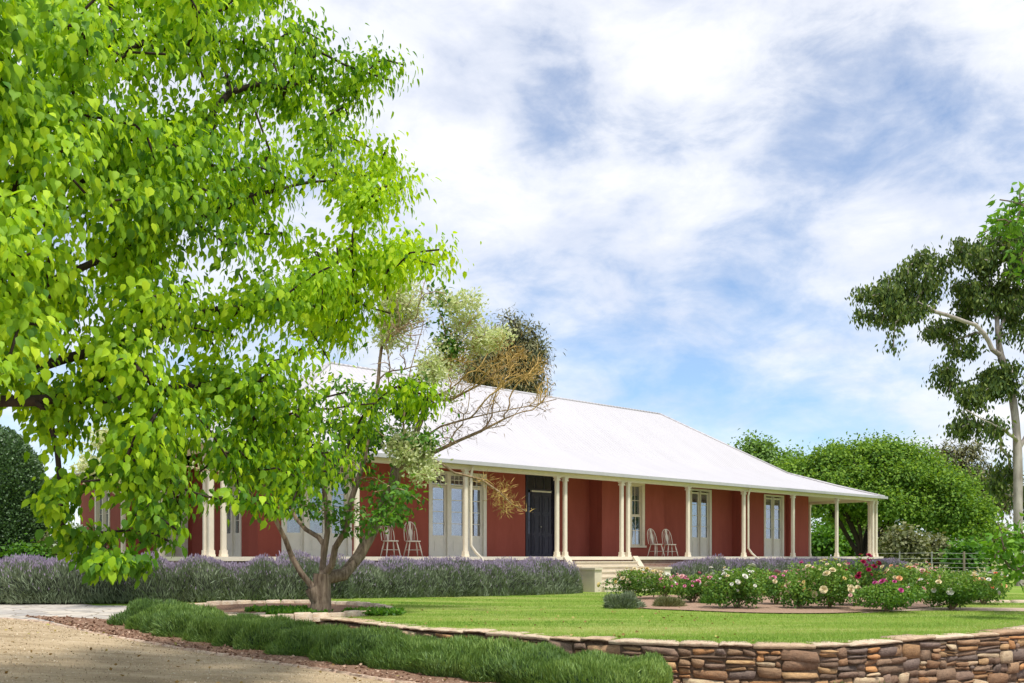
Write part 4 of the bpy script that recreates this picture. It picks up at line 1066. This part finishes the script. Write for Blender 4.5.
tr.grow(green, .12, .18, .02, 0, 1.0, 'leaf'); tr.grow(bl, .12, .18, .02, 0, 1.2, 'blossom'); tr.grow(bare, .4, .16, .012, 0, 1.2, 'bare'); tr.grow(lich, .55, .16, .012, 0, 1.5, 'lichen')
# hanging lichen spray in front of the double doors
extend(tr, tr.near(P(425, 455, BY + 1)), px3([(455, 472, .9), (480, 480, .8), (498, 492, .8), (512, 505, .8), (526, 512, .8)]))
spray = poly_targets([(480, 478), (505, 486), (515, 482), (512, 500), (530, 512), (518, 518), (500, 512), (490, 495)], 26, lambda x, y: BY + .8 + random.uniform(-.2, .2), .02)
n_before = len(tr.p); tr.grow(spray, .1, .1, .012, 0, 3.0, 'lichen')
lset = set()
for kd, ids in tr.tips:
    if kd == 'lichen': lset |= set(ids)
for i_ in range(4): tr.fix[i_] = (.21, .17, .155, .15)[i_]
tr.mesh('trunk', bark_multi, root, .0055, .15, .78, 8, rndf=lambda i: 1.0 if i in lset else (.55 if tr.rad[i] < .022 else (.3 if tr.rad[i] < .04 else 0.0)))
# fine curled spurs on the lichen twigs
pos, dr = tr.leafpts(20, .06, 'lichen', 6); leaves('lichen_spurs', pos, dr + rng.normal(size=dr.shape) * .5 + np.array([.25, 0, .5]), rng.uniform(.05, .16, len(pos)), .38, twig_lichen, root, LEAF_THIN)
pos, dr = tr.leafpts(16, .045, 'bare', 6); leaves('bare_twiglets', pos, dr + rng.normal(size=dr.shape) * .5 + np.array([0, 0, .2]), rng.uniform(.06, .18, len(pos)), .35, bark_red, root, LEAF_THIN)
pos, dr = tr.leafpts(58, .12, 'leaf', 6); leaves('foliage', pos, norm(dr) * .5 + rng.normal(size=dr.shape) * .5 + np.array([0, 0, -.35]), rng.uniform(.06, .12, len(pos)), 1.1, midleaf, root, LEAF_FINE, nrm=norm(dr) * .6 + np.array([0, -.1, .7]))
pos, dr = tr.leafpts(100, .10, 'blossom', 5); leaves('seed_clusters', pos, dr + rng.normal(size=dr.shape) * .8, rng.uniform(.045, .09, len(pos)), 1.1, blossom_l, root, LEAF_MID)
for ch in root.children: ch.location = -root.location

# ------------------------------------------------------------------ gum tree at the right
GY = 32.0
g0 = P(1019, 600, GY); g0.z = -.1
root = empty('gum_tree', tuple(g0), label='tall gum tree with pale smooth trunk and olive crown at the right edge', cat='tree')
gp = lambda l: [P(x, y, GY + dy) for x, y, dy in l]
tr = Tree([[tuple(g0)] + [tuple(q) for q in gp([(1019, 560, 0), (1018, 520, 0), (1018, 470, 0), (1016, 425, .1), (1012, 395, .1)])]])
k = len(tr.p) - 1
extend(tr, k, gp([(1006, 370, 0), (1000, 355, 0), (998, 335, 0), (1006, 315, .3), (1020, 300, .6), (1034, 280, .8)]))
extend(tr, tr.near(P(1000, 355, GY)), gp([(992, 350, -.2), (984, 335, -.4), (975, 325, -.5), (955, 318, -.7), (935, 312, -1), (918, 302, -1)]))
extend(tr, tr.near(P(1000, 340, GY)), gp([(997, 318, .2), (992, 298, .4), (985, 270, .5)]))
extend(tr, tr.near(P(984, 335, GY - .4)), gp([(975, 332, .4), (955, 340, .8), (945, 345, 1)]))
extend(tr, tr.near(P(1008, 378, GY)), gp([(995, 372, .5), (980, 378, .8), (955, 385, 1.0)]))
extend(tr, tr.near(P(1018, 450, GY)), gp([(1030, 430, 0), (1045, 400, .3), (1055, 370, .5)]))
extend(tr, tr.near(P(1018, 440, GY)), gp([(1005, 430, -1), (985, 420, -1.4), (965, 410, -1.5)]))
GB = [(955, 265, GY, 52, 24), (905, 285, GY, 32, 24), (880, 305, GY - .5, 20, 24), (868, 300, GY, 10, 16), (905, 320, GY - .5, 22, 10), (1005, 250, GY, 40, 22), (985, 290, GY + .5, 40, 22), (895, 345, GY - .8, 9, 10), (945, 325, GY + 1, 28, 12), (965, 345, GY + .5, 14, 10),
      (950, 375, GY + .8, 20, 10), (970, 392, GY, 24, 14), (1000, 380, GY, 18, 20), (965, 420, GY, 14, 16), (1000, 430, GY - .8, 14, 22), (1040, 300, GY, 40, 60), (1055, 400, GY, 30, 50), (1000, 480, GY + 1, 14, 16), (1035, 500, GY + 1, 20, 20)]
tr.grow(blob_targets(GB, 300), .12, .35, .05, .1, 7.0)
tr.mesh('trunk', bark_gum, root, .010, .155, .5, 8)
pos, dr = tr.leafpts(115, .185, back=2)
leaves('foliage', pos, rng.normal(size=dr.shape) * .35 + np.array([0, 0, -1.0]), rng.uniform(.12, .24, len(pos)), 2.1, gumleaf, root, LEAF_THIN)
for ch in root.children: ch.location = -root.location

# ------------------------------------------------------------------ young tree mostly outside the frame, right
YY = 16.0
y0 = P(1075, 600, YY); y0.z = 0
root = empty('young_tree', tuple(y0), label='bright green leafy young tree reaching in at the right edge, mostly out of view', cat='tree')
tr = Tree([[tuple(y0)] + [tuple(P(x, y, YY)) for x, y in ((1075, 560), (1073, 480), (1070, 380), (1068, 280), (1064, 200))]])
tr.grow(blob_targets([(1015, 225, YY, 38, 9), (1022, 205, YY, 24, 20), (1000, 228, YY, 34, 7), (1028, 180, YY, 10, 12), (1070, 250, YY, 50, 70), (1085, 360, YY, 40, 60)], 75) +
        blob_targets([(1010, 530, YY - 1, 16, 14), (1003, 550, YY - 1, 20, 20), (1012, 575, YY - 1, 16, 16), (1024, 545, YY - 1, 16, 30), (1050, 540, YY, 34, 40)], 55), .15, .25, .03, .1, .5)
tr.mesh('trunk', bark_grey, root, .005, .06, .5, 6)
pos, dr = tr.leafpts(20, .11, back=4)
leaves('foliage', pos, norm(dr) * .6 + rng.normal(size=dr.shape) * .4 + np.array([0, 0, -.3]), rng.uniform(.10, .18, len(pos)), .75, youngleaf, root, LEAF_FINE)
for ch in root.children: ch.location = -root.location

# ------------------------------------------------------------------ far trees: crown built of many leaf clumps on real limbs
def far_tree(name, label, Y, base_px, trunks, blobs, ntg, per, spread, lsize, lm, bm, rt, rb, cat='tree', group=None, shape=LEAF_MID, droop=-.1, minpath=1.5, step=.6, wl=1.2):
    b0 = P(base_px, HY, Y); b0.z = -0.1
    root = empty(name, tuple(b0), label=label, cat=cat, group=group)
    first = [tuple(b0)] + [tuple(P(x, y, Y)) for x, y in trunks[0]]
    tr = Tree([first])
    for t_ in trunks[1:]:
        pts = [P(x, y, Y + random.uniform(-.8, .8)) for x, y in t_]; extend(tr, min(3, len(tr.p) - 1) if t_[0][1] > 500 else tr.near(pts[0]), pts)
    tr.grow(blob_targets(blobs, ntg), .15, step, .06, .05, minpath)
    tr.mesh('trunk', bm, root, rt, rb, .5, 6)
    pos, dr = tr.leafpts(per, spread, back=3)
    leaves('foliage', pos, norm(dr) * .6 + rng.normal(size=dr.shape) * .7 + np.array([0, 0, droop]), rng.uniform(.6, 1.3, len(pos)) * lsize, wl, lm, root, shape, nrm=norm(dr) * .7 + np.array([0, 0, .7]))
    for ch in root.children: ch.location = -root.location
    return root

far_tree('spreading_tree', 'broad dense rounded green tree with dark forking trunks behind the right end of the house', 56, 862,
         [[(862, 550), (860, 530), (856, 505)], [(868, 530), (878, 505), (890, 485)], [(850, 540), (838, 520), (822, 500)], [(872, 545), (886, 525), (905, 510)], [(858, 540), (846, 515), (842, 490)]],
         [(870, 474, 56, 70, 32), (840, 484, 56, 62, 30), (905, 470, 56, 42, 26), (935, 492, 55, 44, 34), (962, 512, 55, 34, 26), (985, 522, 55, 22, 14), (800, 482, 57, 30, 22), (935, 518, 54, 30, 12), (905, 500, 54, 40, 20), (790, 490, 57, 22, 24), (845, 462, 56, 40, 16), (905, 455, 56, 26, 10), (865, 452, 56, 24, 10), (820, 462, 56, 20, 10), (880, 512, 58, 60, 8), (985, 535, 54, 16, 10), (955, 530, 54, 18, 12)],
         300, 380, .46, .19, broad, bark_dark, .02, .34, cat='tree')
far_tree('pale_tree', 'lighter yellow-green tree top showing just above the roof slope', 78, 758, [[(758, 520), (758, 490), (756, 470)]],
         [(752, 450, 78, 20, 12), (775, 462, 78, 22, 14), (745, 470, 78, 18, 20), (790, 475, 78, 18, 16), (765, 500, 78, 30, 26)], 110, 90, .6, .34, paleleaf, bark_dark, .03, .3)
far_tree('gum_tree', 'dark grey-green gum rising behind the roof beside the orange twigs', 60, 515, [[(515, 480), (516, 420), (512, 360)], [(514, 400), (528, 370), (532, 345)]],
         [(515, 335, 60, 22, 20), (530, 355, 60, 15, 24), (522, 380, 60, 22, 18), (495, 350, 60, 22, 22), (480, 375, 60, 20, 18), (535, 390, 60, 9, 14)], 150, 100, .45, .36, gumleaf2, bark_dark, .03, .35, shape=LEAF_THIN, droop=-.9, wl=1.3)
far_tree('gum_tree', 'thin dark gum behind the broad rounded tree at the right', 85, 968, [[(968, 530), (966, 490), (962, 455)]],
         [(945, 455, 85, 20, 8), (965, 470, 85, 14, 14), (985, 478, 85, 14, 14), (990, 500, 85, 20, 12), (975, 450, 85, 8, 6), (1010, 490, 85, 20, 16)], 100, 70, .7, .5, gumleaf2, bark_dark, .04, .3, shape=LEAF_THIN, droop=-.8, wl=1.5)
# scrub along the paddock on the right and left
def scrub(label, px, Y, rx, ry, lm, yc=548, per=70, n_=26):
    return far_tree('shrub', label, Y, px, [[(px, yc + 6), (px, yc)]], [(px, yc, Y, rx, ry)], n_, per, .35 * Y / 50, .22 * Y / 45, lm, bark_dark, .015, .1, cat='shrub', group='scrub along the paddock', minpath=0.0, step=.4)
scrub('olive shrub just right of the verandah corner beyond the wire fence', 905, 48, 16, 14, oliveleaf, 546)
scrub('wide olive shrub in the middle of the wire fence line', 935, 50, 20, 12, oliveleaf, 550)
scrub('dark green shrub below the broad tree near the young tree', 965, 47, 16, 15, midleaf, 556)
scrub('pale dry shrub against the sky by the gum trunk', 990, 62, 14, 12, oliveleaf, 540)
scrub('dark shrub seen between the last verandah posts', 822, 64, 16, 14, midleaf, 545)
scrub('broad dark green shrub glimpsed between the forking trunks', 845, 74, 34, 24, midleaf, 536, 110, 50)
scrub('dark olive shrub just past the corner posts behind the forked tree', 885, 72, 26, 20, oliveleaf, 540, 100, 36)
scrub('low olive shrub far behind the corner posts', 862, 75, 24, 10, oliveleaf, 548)
scrub('yellowish garden shrub beside the clipped dark bush at the left', 52, 25, 16, 8, oliveleaf, 552, 90, 24)
scrub('grey-green leafy shrub in front of the left end of the verandah', 78, 22.5, 16, 14, lavleaf, 546, 90, 30)
scrub('low green shrub at the foot of the clipped dark bush', 30, 24, 16, 8, midleaf, 556, 80, 20)

# clipped dark bush, left
TYp = 25.0; c = P(1, 500, TYp)
root = empty('clipped_bush', (c.x, c.y, 0), label='tall dark rounded clipped bush at the left edge', cat='bush')
a_, b_, h_ = 42 / F * TYp, 42 / F * TYp, 3.52
n_ = 42000; u_ = rng.normal(size=(n_, 3)); u_ = norm(u_); lu = 1 + .035 * lumpf(4, 9, 5.5)(u_) + .03 * lumpf(8, 9, 14.0)(u_)
def tz(u): return 1.76 + u * 1.80
k_ = (lu * rng.uniform(.90, 1.0, n_))[:, None]
wid = np.where(u_[:, 2] < 0, 1.0 + .0 * u_[:, 2], 1.0)[:, None]
hr = np.sqrt(np.clip(1 - np.abs(u_[:, 2]) ** 2.4, 0, 1)) / np.maximum(np.sqrt(1 - u_[:, 2] ** 2), 1e-3)
pp = np.stack([u_[:, 0] * a_ * hr, u_[:, 1] * b_ * hr, u_[:, 2] * 2.35], 1) * k_ + np.array([0, 0, 2.25]); ok = pp[:, 2] > 0.03; pp = pp[ok]; uu = u_[ok]
leaves('foliage', pp, uu + rng.normal(size=uu.shape) * .6 + np.array([0, 0, .3]), rng.uniform(.05, .10, len(pp)), 1.2, darkhedge, root, LEAF_MID)
m = MB(); m.loft([[(a_ * .9 * math.sqrt(max(0.01, 1 - abs(v) ** 2.4)) * math.cos(t), b_ * .9 * math.sqrt(max(0.01, 1 - abs(v) ** 2.4)) * math.sin(t), 2.25 + v * 2.15) for t in [2 * math.pi * k / 28 for k in range(28)]] for v in np.linspace(-.999, .999, 16)])
m.build('woody_core', core_g, root, smooth=True)

# ------------------------------------------------------------------ roses
def petal_mesh(colr, name):
    mm = simple(name, colr, 0.6, 0.15, 20)
    m = MB()
    for layer, (n_, r_, tilt, z) in enumerate(((6, .050, .35, -.004), (6, .042, .8, .002), (5, .030, 1.15, .008), (4, .018, 1.4, .014))):
        for k in range(n_):
            a = 2 * math.pi * k / n_ + layer * .5; ca, sa = math.cos(a), math.sin(a)
            def q(r, w, h): return (ca * r - sa * w, sa * r + ca * w, z + h)
            ct, s_t = math.cos(tilt), math.sin(tilt); wd = r_ * .62
            m.quadgrid([[q(0, -wd * .3, 0), q(0, 0, -.002), q(0, wd * .3, 0)], [q(r_ * .6 * ct, -wd, r_ * .6 * s_t), q(r_ * .62 * ct + .004, 0, r_ * .55 * s_t - .002), q(r_ * .6 * ct, wd, r_ * .6 * s_t)],
                        [q(r_ * ct + .003, -wd * .6, r_ * s_t), q(r_ * ct + .006, 0, r_ * s_t - .003), q(r_ * ct + .003, wd * .6, r_ * s_t)]])
    o = m.build('rose_bloom', mm); me = o.data; bpy.data.objects.remove(o); return me
CO = {'cream': (0.72, 0.62, 0.38), 'yellow': (0.72, 0.56, 0.22), 'white': (0.76, 0.74, 0.66), 'pink': (0.68, 0.24, 0.36), 'blush': (0.74, 0.45, 0.42), 'crimson': (0.42, 0.012, 0.07), 'magenta': (0.50, 0.07, 0.24), 'coral': (0.74, 0.20, 0.10), 'apricot': (0.74, 0.42, 0.20)}
BL = {k: petal_mesh(v, 'petals_' + k) for k, v in CO.items()}

def rose(label, px, by, wpx, tpx, cols, nb, dens_=1.0, sz=1.0):
    Y = EYE * F / (by - HY); c = P(px, by, Y); hw_ = wpx / 2 / F * Y * 1.32; H = EYE - (tpx + 0 - HY) / F * Y; nb = int(nb * 1.75)
    root = empty('rose_bush', (c.x, c.y, 0.02), random.uniform(0, 6), label=label, cat='rose bush', group='rose bushes in the gravel bed')
    lf = lumpf(random.randrange(999), 7, 3.2)
    # stems
    st_ = MB()
    for k in range(9):
        a = random.uniform(0, 6.28); r_ = hw_ * random.uniform(.3, .8); z = H * random.uniform(.6, .9)
        st_.tube([(0.03 * math.cos(a), .03 * math.sin(a), -.02), (r_ * .35 * math.cos(a), r_ * .35 * math.sin(a), z * .4), (r_ * math.cos(a), r_ * math.sin(a), z)], [.012, .009, .005], 5)
    st_.build('stems', bark_red, root)
    n_ = int(4200 * hw_ * H * 1.9 * dens_); u = norm(rng.normal(size=(n_, 3))); rr = rng.random(n_) ** .42
    pr = np.stack([u[:, 0] * hw_, u[:, 1] * hw_ * .9, u[:, 2] * H * .46], 1) * rr[:, None] * (1 + .5 * lf(u))[:, None] + np.array([0, 0, H * .50])
    pr = pr[pr[:, 2] > .05]
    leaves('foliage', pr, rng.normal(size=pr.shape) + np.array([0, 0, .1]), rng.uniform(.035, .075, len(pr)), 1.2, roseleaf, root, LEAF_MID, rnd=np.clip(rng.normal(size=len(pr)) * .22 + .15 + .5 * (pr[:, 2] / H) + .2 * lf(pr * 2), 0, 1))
    for k in range(nb):
        v = Vector(norm(rng.normal(size=(1, 3)))[0]); v.z = abs(v.z) * .9 + random.uniform(-.25, .3); v.normalize()
        kk = 1 + .5 * float(lf(np.array([v.x, v.y, v.z])))
        q = Vector((v.x * hw_, v.y * hw_ * .9, v.z * H * .48)) * kk * random.uniform(.92, 1.06) + Vector((0, 0, H * .50)); q.z = max(.15, q.z)
        o = bpy.data.objects.new('rose_bloom', BL[random.choice(cols)]); COL.objects.link(o); o.parent = root; o.location = q
        o.rotation_euler = (v + Vector((random.gauss(0, .3), random.gauss(0, .3), .35))).to_track_quat('Z', 'Y').to_euler(); s_ = random.choice((.5, .6, .75, .9, 1.1, 1.4)) * random.uniform(.85, 1.1) * sz; o.scale = (s_, s_, s_)
    return root
RB = [('pale yellow and white rose bush nearest the front steps', 634, 600, 42, 566, ['cream', 'yellow', 'white', 'cream'], 34, .55),
      ('rose bush with pale pink blooms between the yellow bush and the low green plant', 664, 599, 34, 572, ['blush', 'white', 'pink'], 20, .7),
      ('rose bush thick with pink blooms', 692, 603, 40, 574, ['pink', 'magenta', 'pink', 'blush'], 30, .8),
      ('dark green rose bush dotted with small white blooms', 737, 609, 48, 568, ['white', 'white', 'cream'], 15, 1.1),
      ('rose bush with a few blush and yellow blooms right of the white one', 776, 605, 34, 570, ['blush', 'cream', 'pink', 'yellow'], 16, .8),
      ('bright green low rose bush with one or two cream blooms', 800, 609, 32, 580, ['cream', 'yellow'], 8, .9),
      ('tall rose bush with large butter-yellow blooms in the middle of the bed', 829, 609, 44, 564, ['cream', 'yellow', 'cream'], 26, 1.0),
      ('rose bush topped by deep crimson blooms', 858, 606, 40, 562, ['crimson', 'crimson', 'crimson', 'magenta'], 22, 1.0),
      ('dark rose bush with magenta blooms low on its front', 887, 612, 50, 580, ['magenta', 'blush', 'cream'], 12, 1.2),
      ('rose bush covered in cream and peach blooms behind the dark one', 908, 601, 44, 566, ['cream', 'blush', 'apricot'], 26, .8),
      ('wide low rounded rose bush with few blooms toward the right', 951, 610, 58, 577, ['cream', 'apricot', 'white'], 10, 1.2),
      ('rose bush with coral orange blooms at the right end of the bed', 984, 604, 42, 574, ['coral', 'apricot', 'white', 'coral'], 18, .9),
      ('pale rose bush at the back of the bed left of the butter-yellow one', 806, 595, 36, 568, ['pink', 'blush', 'magenta'], 14, .8),
      ('small cream rose bush at the back just left of the coral one', 966, 597, 30, 571, ['cream', 'white'], 12, .8),
      ('rose bush with white blooms at the back behind the dotted white one', 757, 596, 34, 567, ['white', 'blush'], 7, .8),
      ('small pink-flowered rose bush tucked behind the white one', 716, 597, 28, 572, ['blush', 'pink', 'white'], 12, .7),
      ('cream rose bush at the back between crimson and coral bushes', 936, 598, 34, 568, ['white', 'cream', 'blush'], 16, .7)]
for r_ in RB: rose(*r_)
def mound(label, px, by, w, h, lm, lsz=.07, n_=3500, fl=None):
    Y = EYE * F / (by - HY); c = P(px, by, Y); hw_ = w / 2 / F * Y; H = h / F * Y
    root = empty('low_plant', (c.x, c.y, 0.0), label=label, cat='plant')
    u = norm(rng.normal(size=(n_, 3))); u[:, 2] = np.abs(u[:, 2]); rr = rng.random(n_) ** .4; lf = lumpf(random.randrange(999), 6, 3)
    pr = u * rr[:, None] * np.array([hw_, hw_, H * .85]) * (1 + .25 * lf(u))[:, None]
    leaves('foliage', pr, u * .8 + rng.normal(size=u.shape) * .45 + np.array([0, 0, .5]), rng.uniform(.6, 1.3, n_) * lsz, .7, lm, root, LEAF_THIN)
    leaves('stems', pr[:300] * .6, u[:300] + np.array([0, 0, .6]), .12, .3, bark_red, root, LEAF_THIN)
    return root
mound('small round grey-green lavender plant at the left end of the rose bed', 622, 608, 38, 15, lavleaf, .10, 5000)
mound('low spreading green plant at the front of the rose bed', 668, 607, 34, 10, oliveleaf, .08, 3000)
mound('low leafy green plant under the pink rose bush', 712, 604, 26, 10, midleaf, .08, 2400)

# tufts at the foot of the wall
for i, (px, Y, s_) in enumerate(((838, 9.8, 1.0), (862, 9.75, .9), (885, 9.7, 1.1), (905, 9.8, .8), (932, 10.0, 1.0), (956, 10.2, .7))):
    c = P(px, 600, Y); z = low(c.x)
    t_ = empty('lavender_plant', (c.x, c.y, z), label=['leftmost green tuft at the foot of the stone wall', 'second green tuft from the left under the wall', 'tallest green tuft under the wall', 'small green tuft in the middle under the wall', 'green tuft under the wall toward the right', 'last small tuft to the right under the wall'][i], cat='plant', group='young lavender plants under the wall')
    n_ = 1500; u = norm(rng.normal(size=(n_, 3))); u[:, 2] = np.abs(u[:, 2]); pr = u * np.array([.12, .12, .10]) * s_ * rng.random((n_, 1)) ** .5
    leaves('foliage', pr, u * .6 + np.array([0, 0, 1.0]) + rng.normal(size=u.shape) * .2, rng.uniform(.10, .20, n_) * s_, .5, rosem, t_, LEAF_THIN)
    leaves('stems', pr[:80] * .3, u[:80] * .5 + np.array([0, 0, 1]), .08, .5, bark_red, t_, LEAF_THIN)

# bark chips in the mulch, grass blades, pebbles
n_ = 16000; i_ = rng.integers(0, 89, n_); t_ = rng.random(n_)[:, None]
pb = np.array(bed_bot)[i_]; pt_ = np.array(bed_top)[i_]; nx_ = np.array(bed_bot)[i_ + 1]; sh = rng.random(n_)[:, None]
q = (pb * (1 - sh) + nx_ * sh) * (1 - t_ ** 1.3) + pt_ * t_ ** 1.3; z = np.array([low(x) for x in q[:, 0]])[:, None] + .016
dd = rng.normal(size=(n_, 3)); dd[:, 2] *= .25
chip = leaf_mat('bark_chips', [(0.14, 0.07, 0.04), (0.30, 0.17, 0.11), (0.50, 0.36, 0.26)], .0, .02)
leaves('bark_chips', np.concatenate([q, z], 1), dd, rng.uniform(.02, .06, n_), 1.2, chip, None, LEAF_MID, kind='stuff')
# gravel on the drive
n_ = 42000; x = rng.uniform(-9, 6, n_); y = rng.uniform(7.5, 16, n_)
DEa = np.array(DE); de = np.interp(x, DEa[:, 0], DEa[:, 1]); ok = y < de - .05; x, y = x[ok], y[ok]
dd = rng.normal(size=(len(x), 3)); dd[:, 2] *= .3
peb = leaf_mat('pebbles', [(0.32, 0.25, 0.15), (0.48, 0.38, 0.25), (0.64, 0.54, 0.40)], .0, .03)
zz = np.array([low(a) for a in x]) - .004
leaves('loose_gravel', np.stack([x, y, zz + .012], 1), dd, rng.uniform(.007, .030, len(x)) * rng.uniform(.5, 1, len(x)), 1.8, peb, None, LEAF_MID, kind='stuff')
# grass
lwx = np.array(lw_a); 
def front_y(x): return np.interp(x, lwx[:, 0], lwx[:, 1])
n_ = 330000; x = rng.uniform(-8, 14, n_); y = 10.6 + (28 - 10.6) * rng.random(n_) ** 1.5
inb = (y > front_y(x) + .0)
rbp = [tuple(p) for p in rb] + [tuple(p) for p in rb2[::-1]]
e1 = ((x + 4.55) / 2.2) ** 2 + ((y - 16.95) / 1.9) ** 2 > 1
vloc = -(x - HX) * SA + (y - HYY) * CA; inb &= e1 & (vloc < -1.9)
x, y = x[inb], y[inb]
def inpoly_np(poly, x, y):
    c = np.zeros(len(x), bool); j = len(poly) - 1
    for i in range(len(poly)):
        xi, yi = poly[i]; xj, yj = poly[j]
        with np.errstate(divide='ignore', invalid='ignore'): cond = ((yi > y) != (yj > y)) & (x < (xj - xi) * (y - yi) / (yj - yi) + xi)
        c ^= cond; j = i
    return c
ok = ~inpoly_np(rbp, x, y) & ~inpoly_np([tuple(p) for p in ph_a] + [tuple(p) for p in ph_b[::-1]], x, y); x, y = x[ok], y[ok]
z = np.array([lawnH(a, b) for a, b in zip(x, y)]); st_ = lumpf(33, 6, 1.0)
dirs = rng.normal(size=(len(x), 3)) * .45 + np.array([0, 0, 1.0])
stripe = np.clip(.44 + .30 * np.sin(y * 2.6 + x * .30 + .6 * np.sin(x * .5)) + .34 * st_(np.stack([x * .9, y * 2.2, x * 0], 1)) + .25 * lumpf(71, 8, 3.0)(np.stack([x, y * 1.6, x * 0], 1)) + rng.normal(size=len(x)) * .22, 0, 1)
leaves('lawn_grass', np.stack([x, y, z], 1), dirs, rng.uniform(.018, .042, len(x)), .16, grassm, None, BLADE, rnd=stripe, kind='stuff')
# weeds in the tree ring
for i, (ox, oy, lab) in enumerate(((.9, -.5, 'leafy weed patch in the tree ring right of the trunk'), (-1.0, .1, 'leafy weed patch in the tree ring left of the trunk'), (-.35, -.9, 'small green weeds at the foot of the multi-stemmed tree'))):
    t_ = empty('ground_plant', (BX + ox, BY + .8 + oy, .03), label=lab, cat='weeds'); n_ = 1800
    pr = np.clip(rng.normal(size=(n_, 3)), -1.6, 1.6) * np.array([.3, .2, .025]); pr[:, 2] = np.abs(pr[:, 2])
    leaves('foliage', pr, rng.normal(size=pr.shape) * .8 + np.array([0, 0, .6]), rng.uniform(.05, .10, n_), 1.0, midleaf, t_, LEAF_MID)
    leaves('stems', pr[:100], rng.normal(size=(100, 3)) * .3 + np.array([0, 0, 1]), .08, .3, bark_red, t_, LEAF_THIN)

# ------------------------------------------------------------------ wire fence
fe = empty('wire_fence', (17, 41, 0), label='post and wire mesh fence beyond the rose bed on the right', cat='fence')
fpts = [(16.6, 42.0), (17.9, 41.6), (19.2, 41.2), (20.5, 40.8), (21.8, 40.4), (23.1, 40.0), (24.4, 39.6), (25.7, 39.2), (28.5, 38.4)]
for i, (x, y) in enumerate(fpts):
    MB().tube([(x - 17, y - 41, -.1), (x - 17 + random.uniform(-.02, .02), y - 41, 1.28)], .03 if i % 3 else .05, 6).build('fence_post', wire_m if i % 3 else timber_m, fe)
for z in (.1, .25, .4, .55, .75, .95, 1.2):
    MB().tube([(x - 17, y - 41 - .03, z + .015 * math.sin(x * 3)) for x, y in fpts], .0075, 4).build('wire', wire_m, fe)
# distant sheds / tank garden at far left
t_ = empty('garden_wall', (-12.5, 28, 0), R(8), label='low pinkish brick garden wall far behind on the left', cat='wall')
MB().box(-1.2, 1.4, 0, .25, -.1, 1.18).build('brickwork', brick_m, t_); MB().box(-1.24, 1.44, -.03, .28, 1.18, 1.26).build('coping', stair_m, t_)

# fallen leaves on the drive and the lawn
n_ = 420; x = rng.uniform(-8, 4, n_); y = rng.uniform(8.5, 19, n_); z = np.array([(lawnH(a, b) + .02) if b > front_y(a) else (low(a) + .02) for a, b in zip(x, y)])
dd = rng.normal(size=(n_, 3)); dd[:, 2] *= .2
litter = leaf_mat('dry_leaves', [(0.16, 0.09, 0.03), (0.34, 0.22, 0.07), (0.40, 0.40, 0.10)], .1, .02)
leaves('fallen_leaves', np.stack([x, y, z], 1), dd, rng.uniform(.03, .07, n_), 1.1, litter, None, LEAF_MID, kind='stuff')
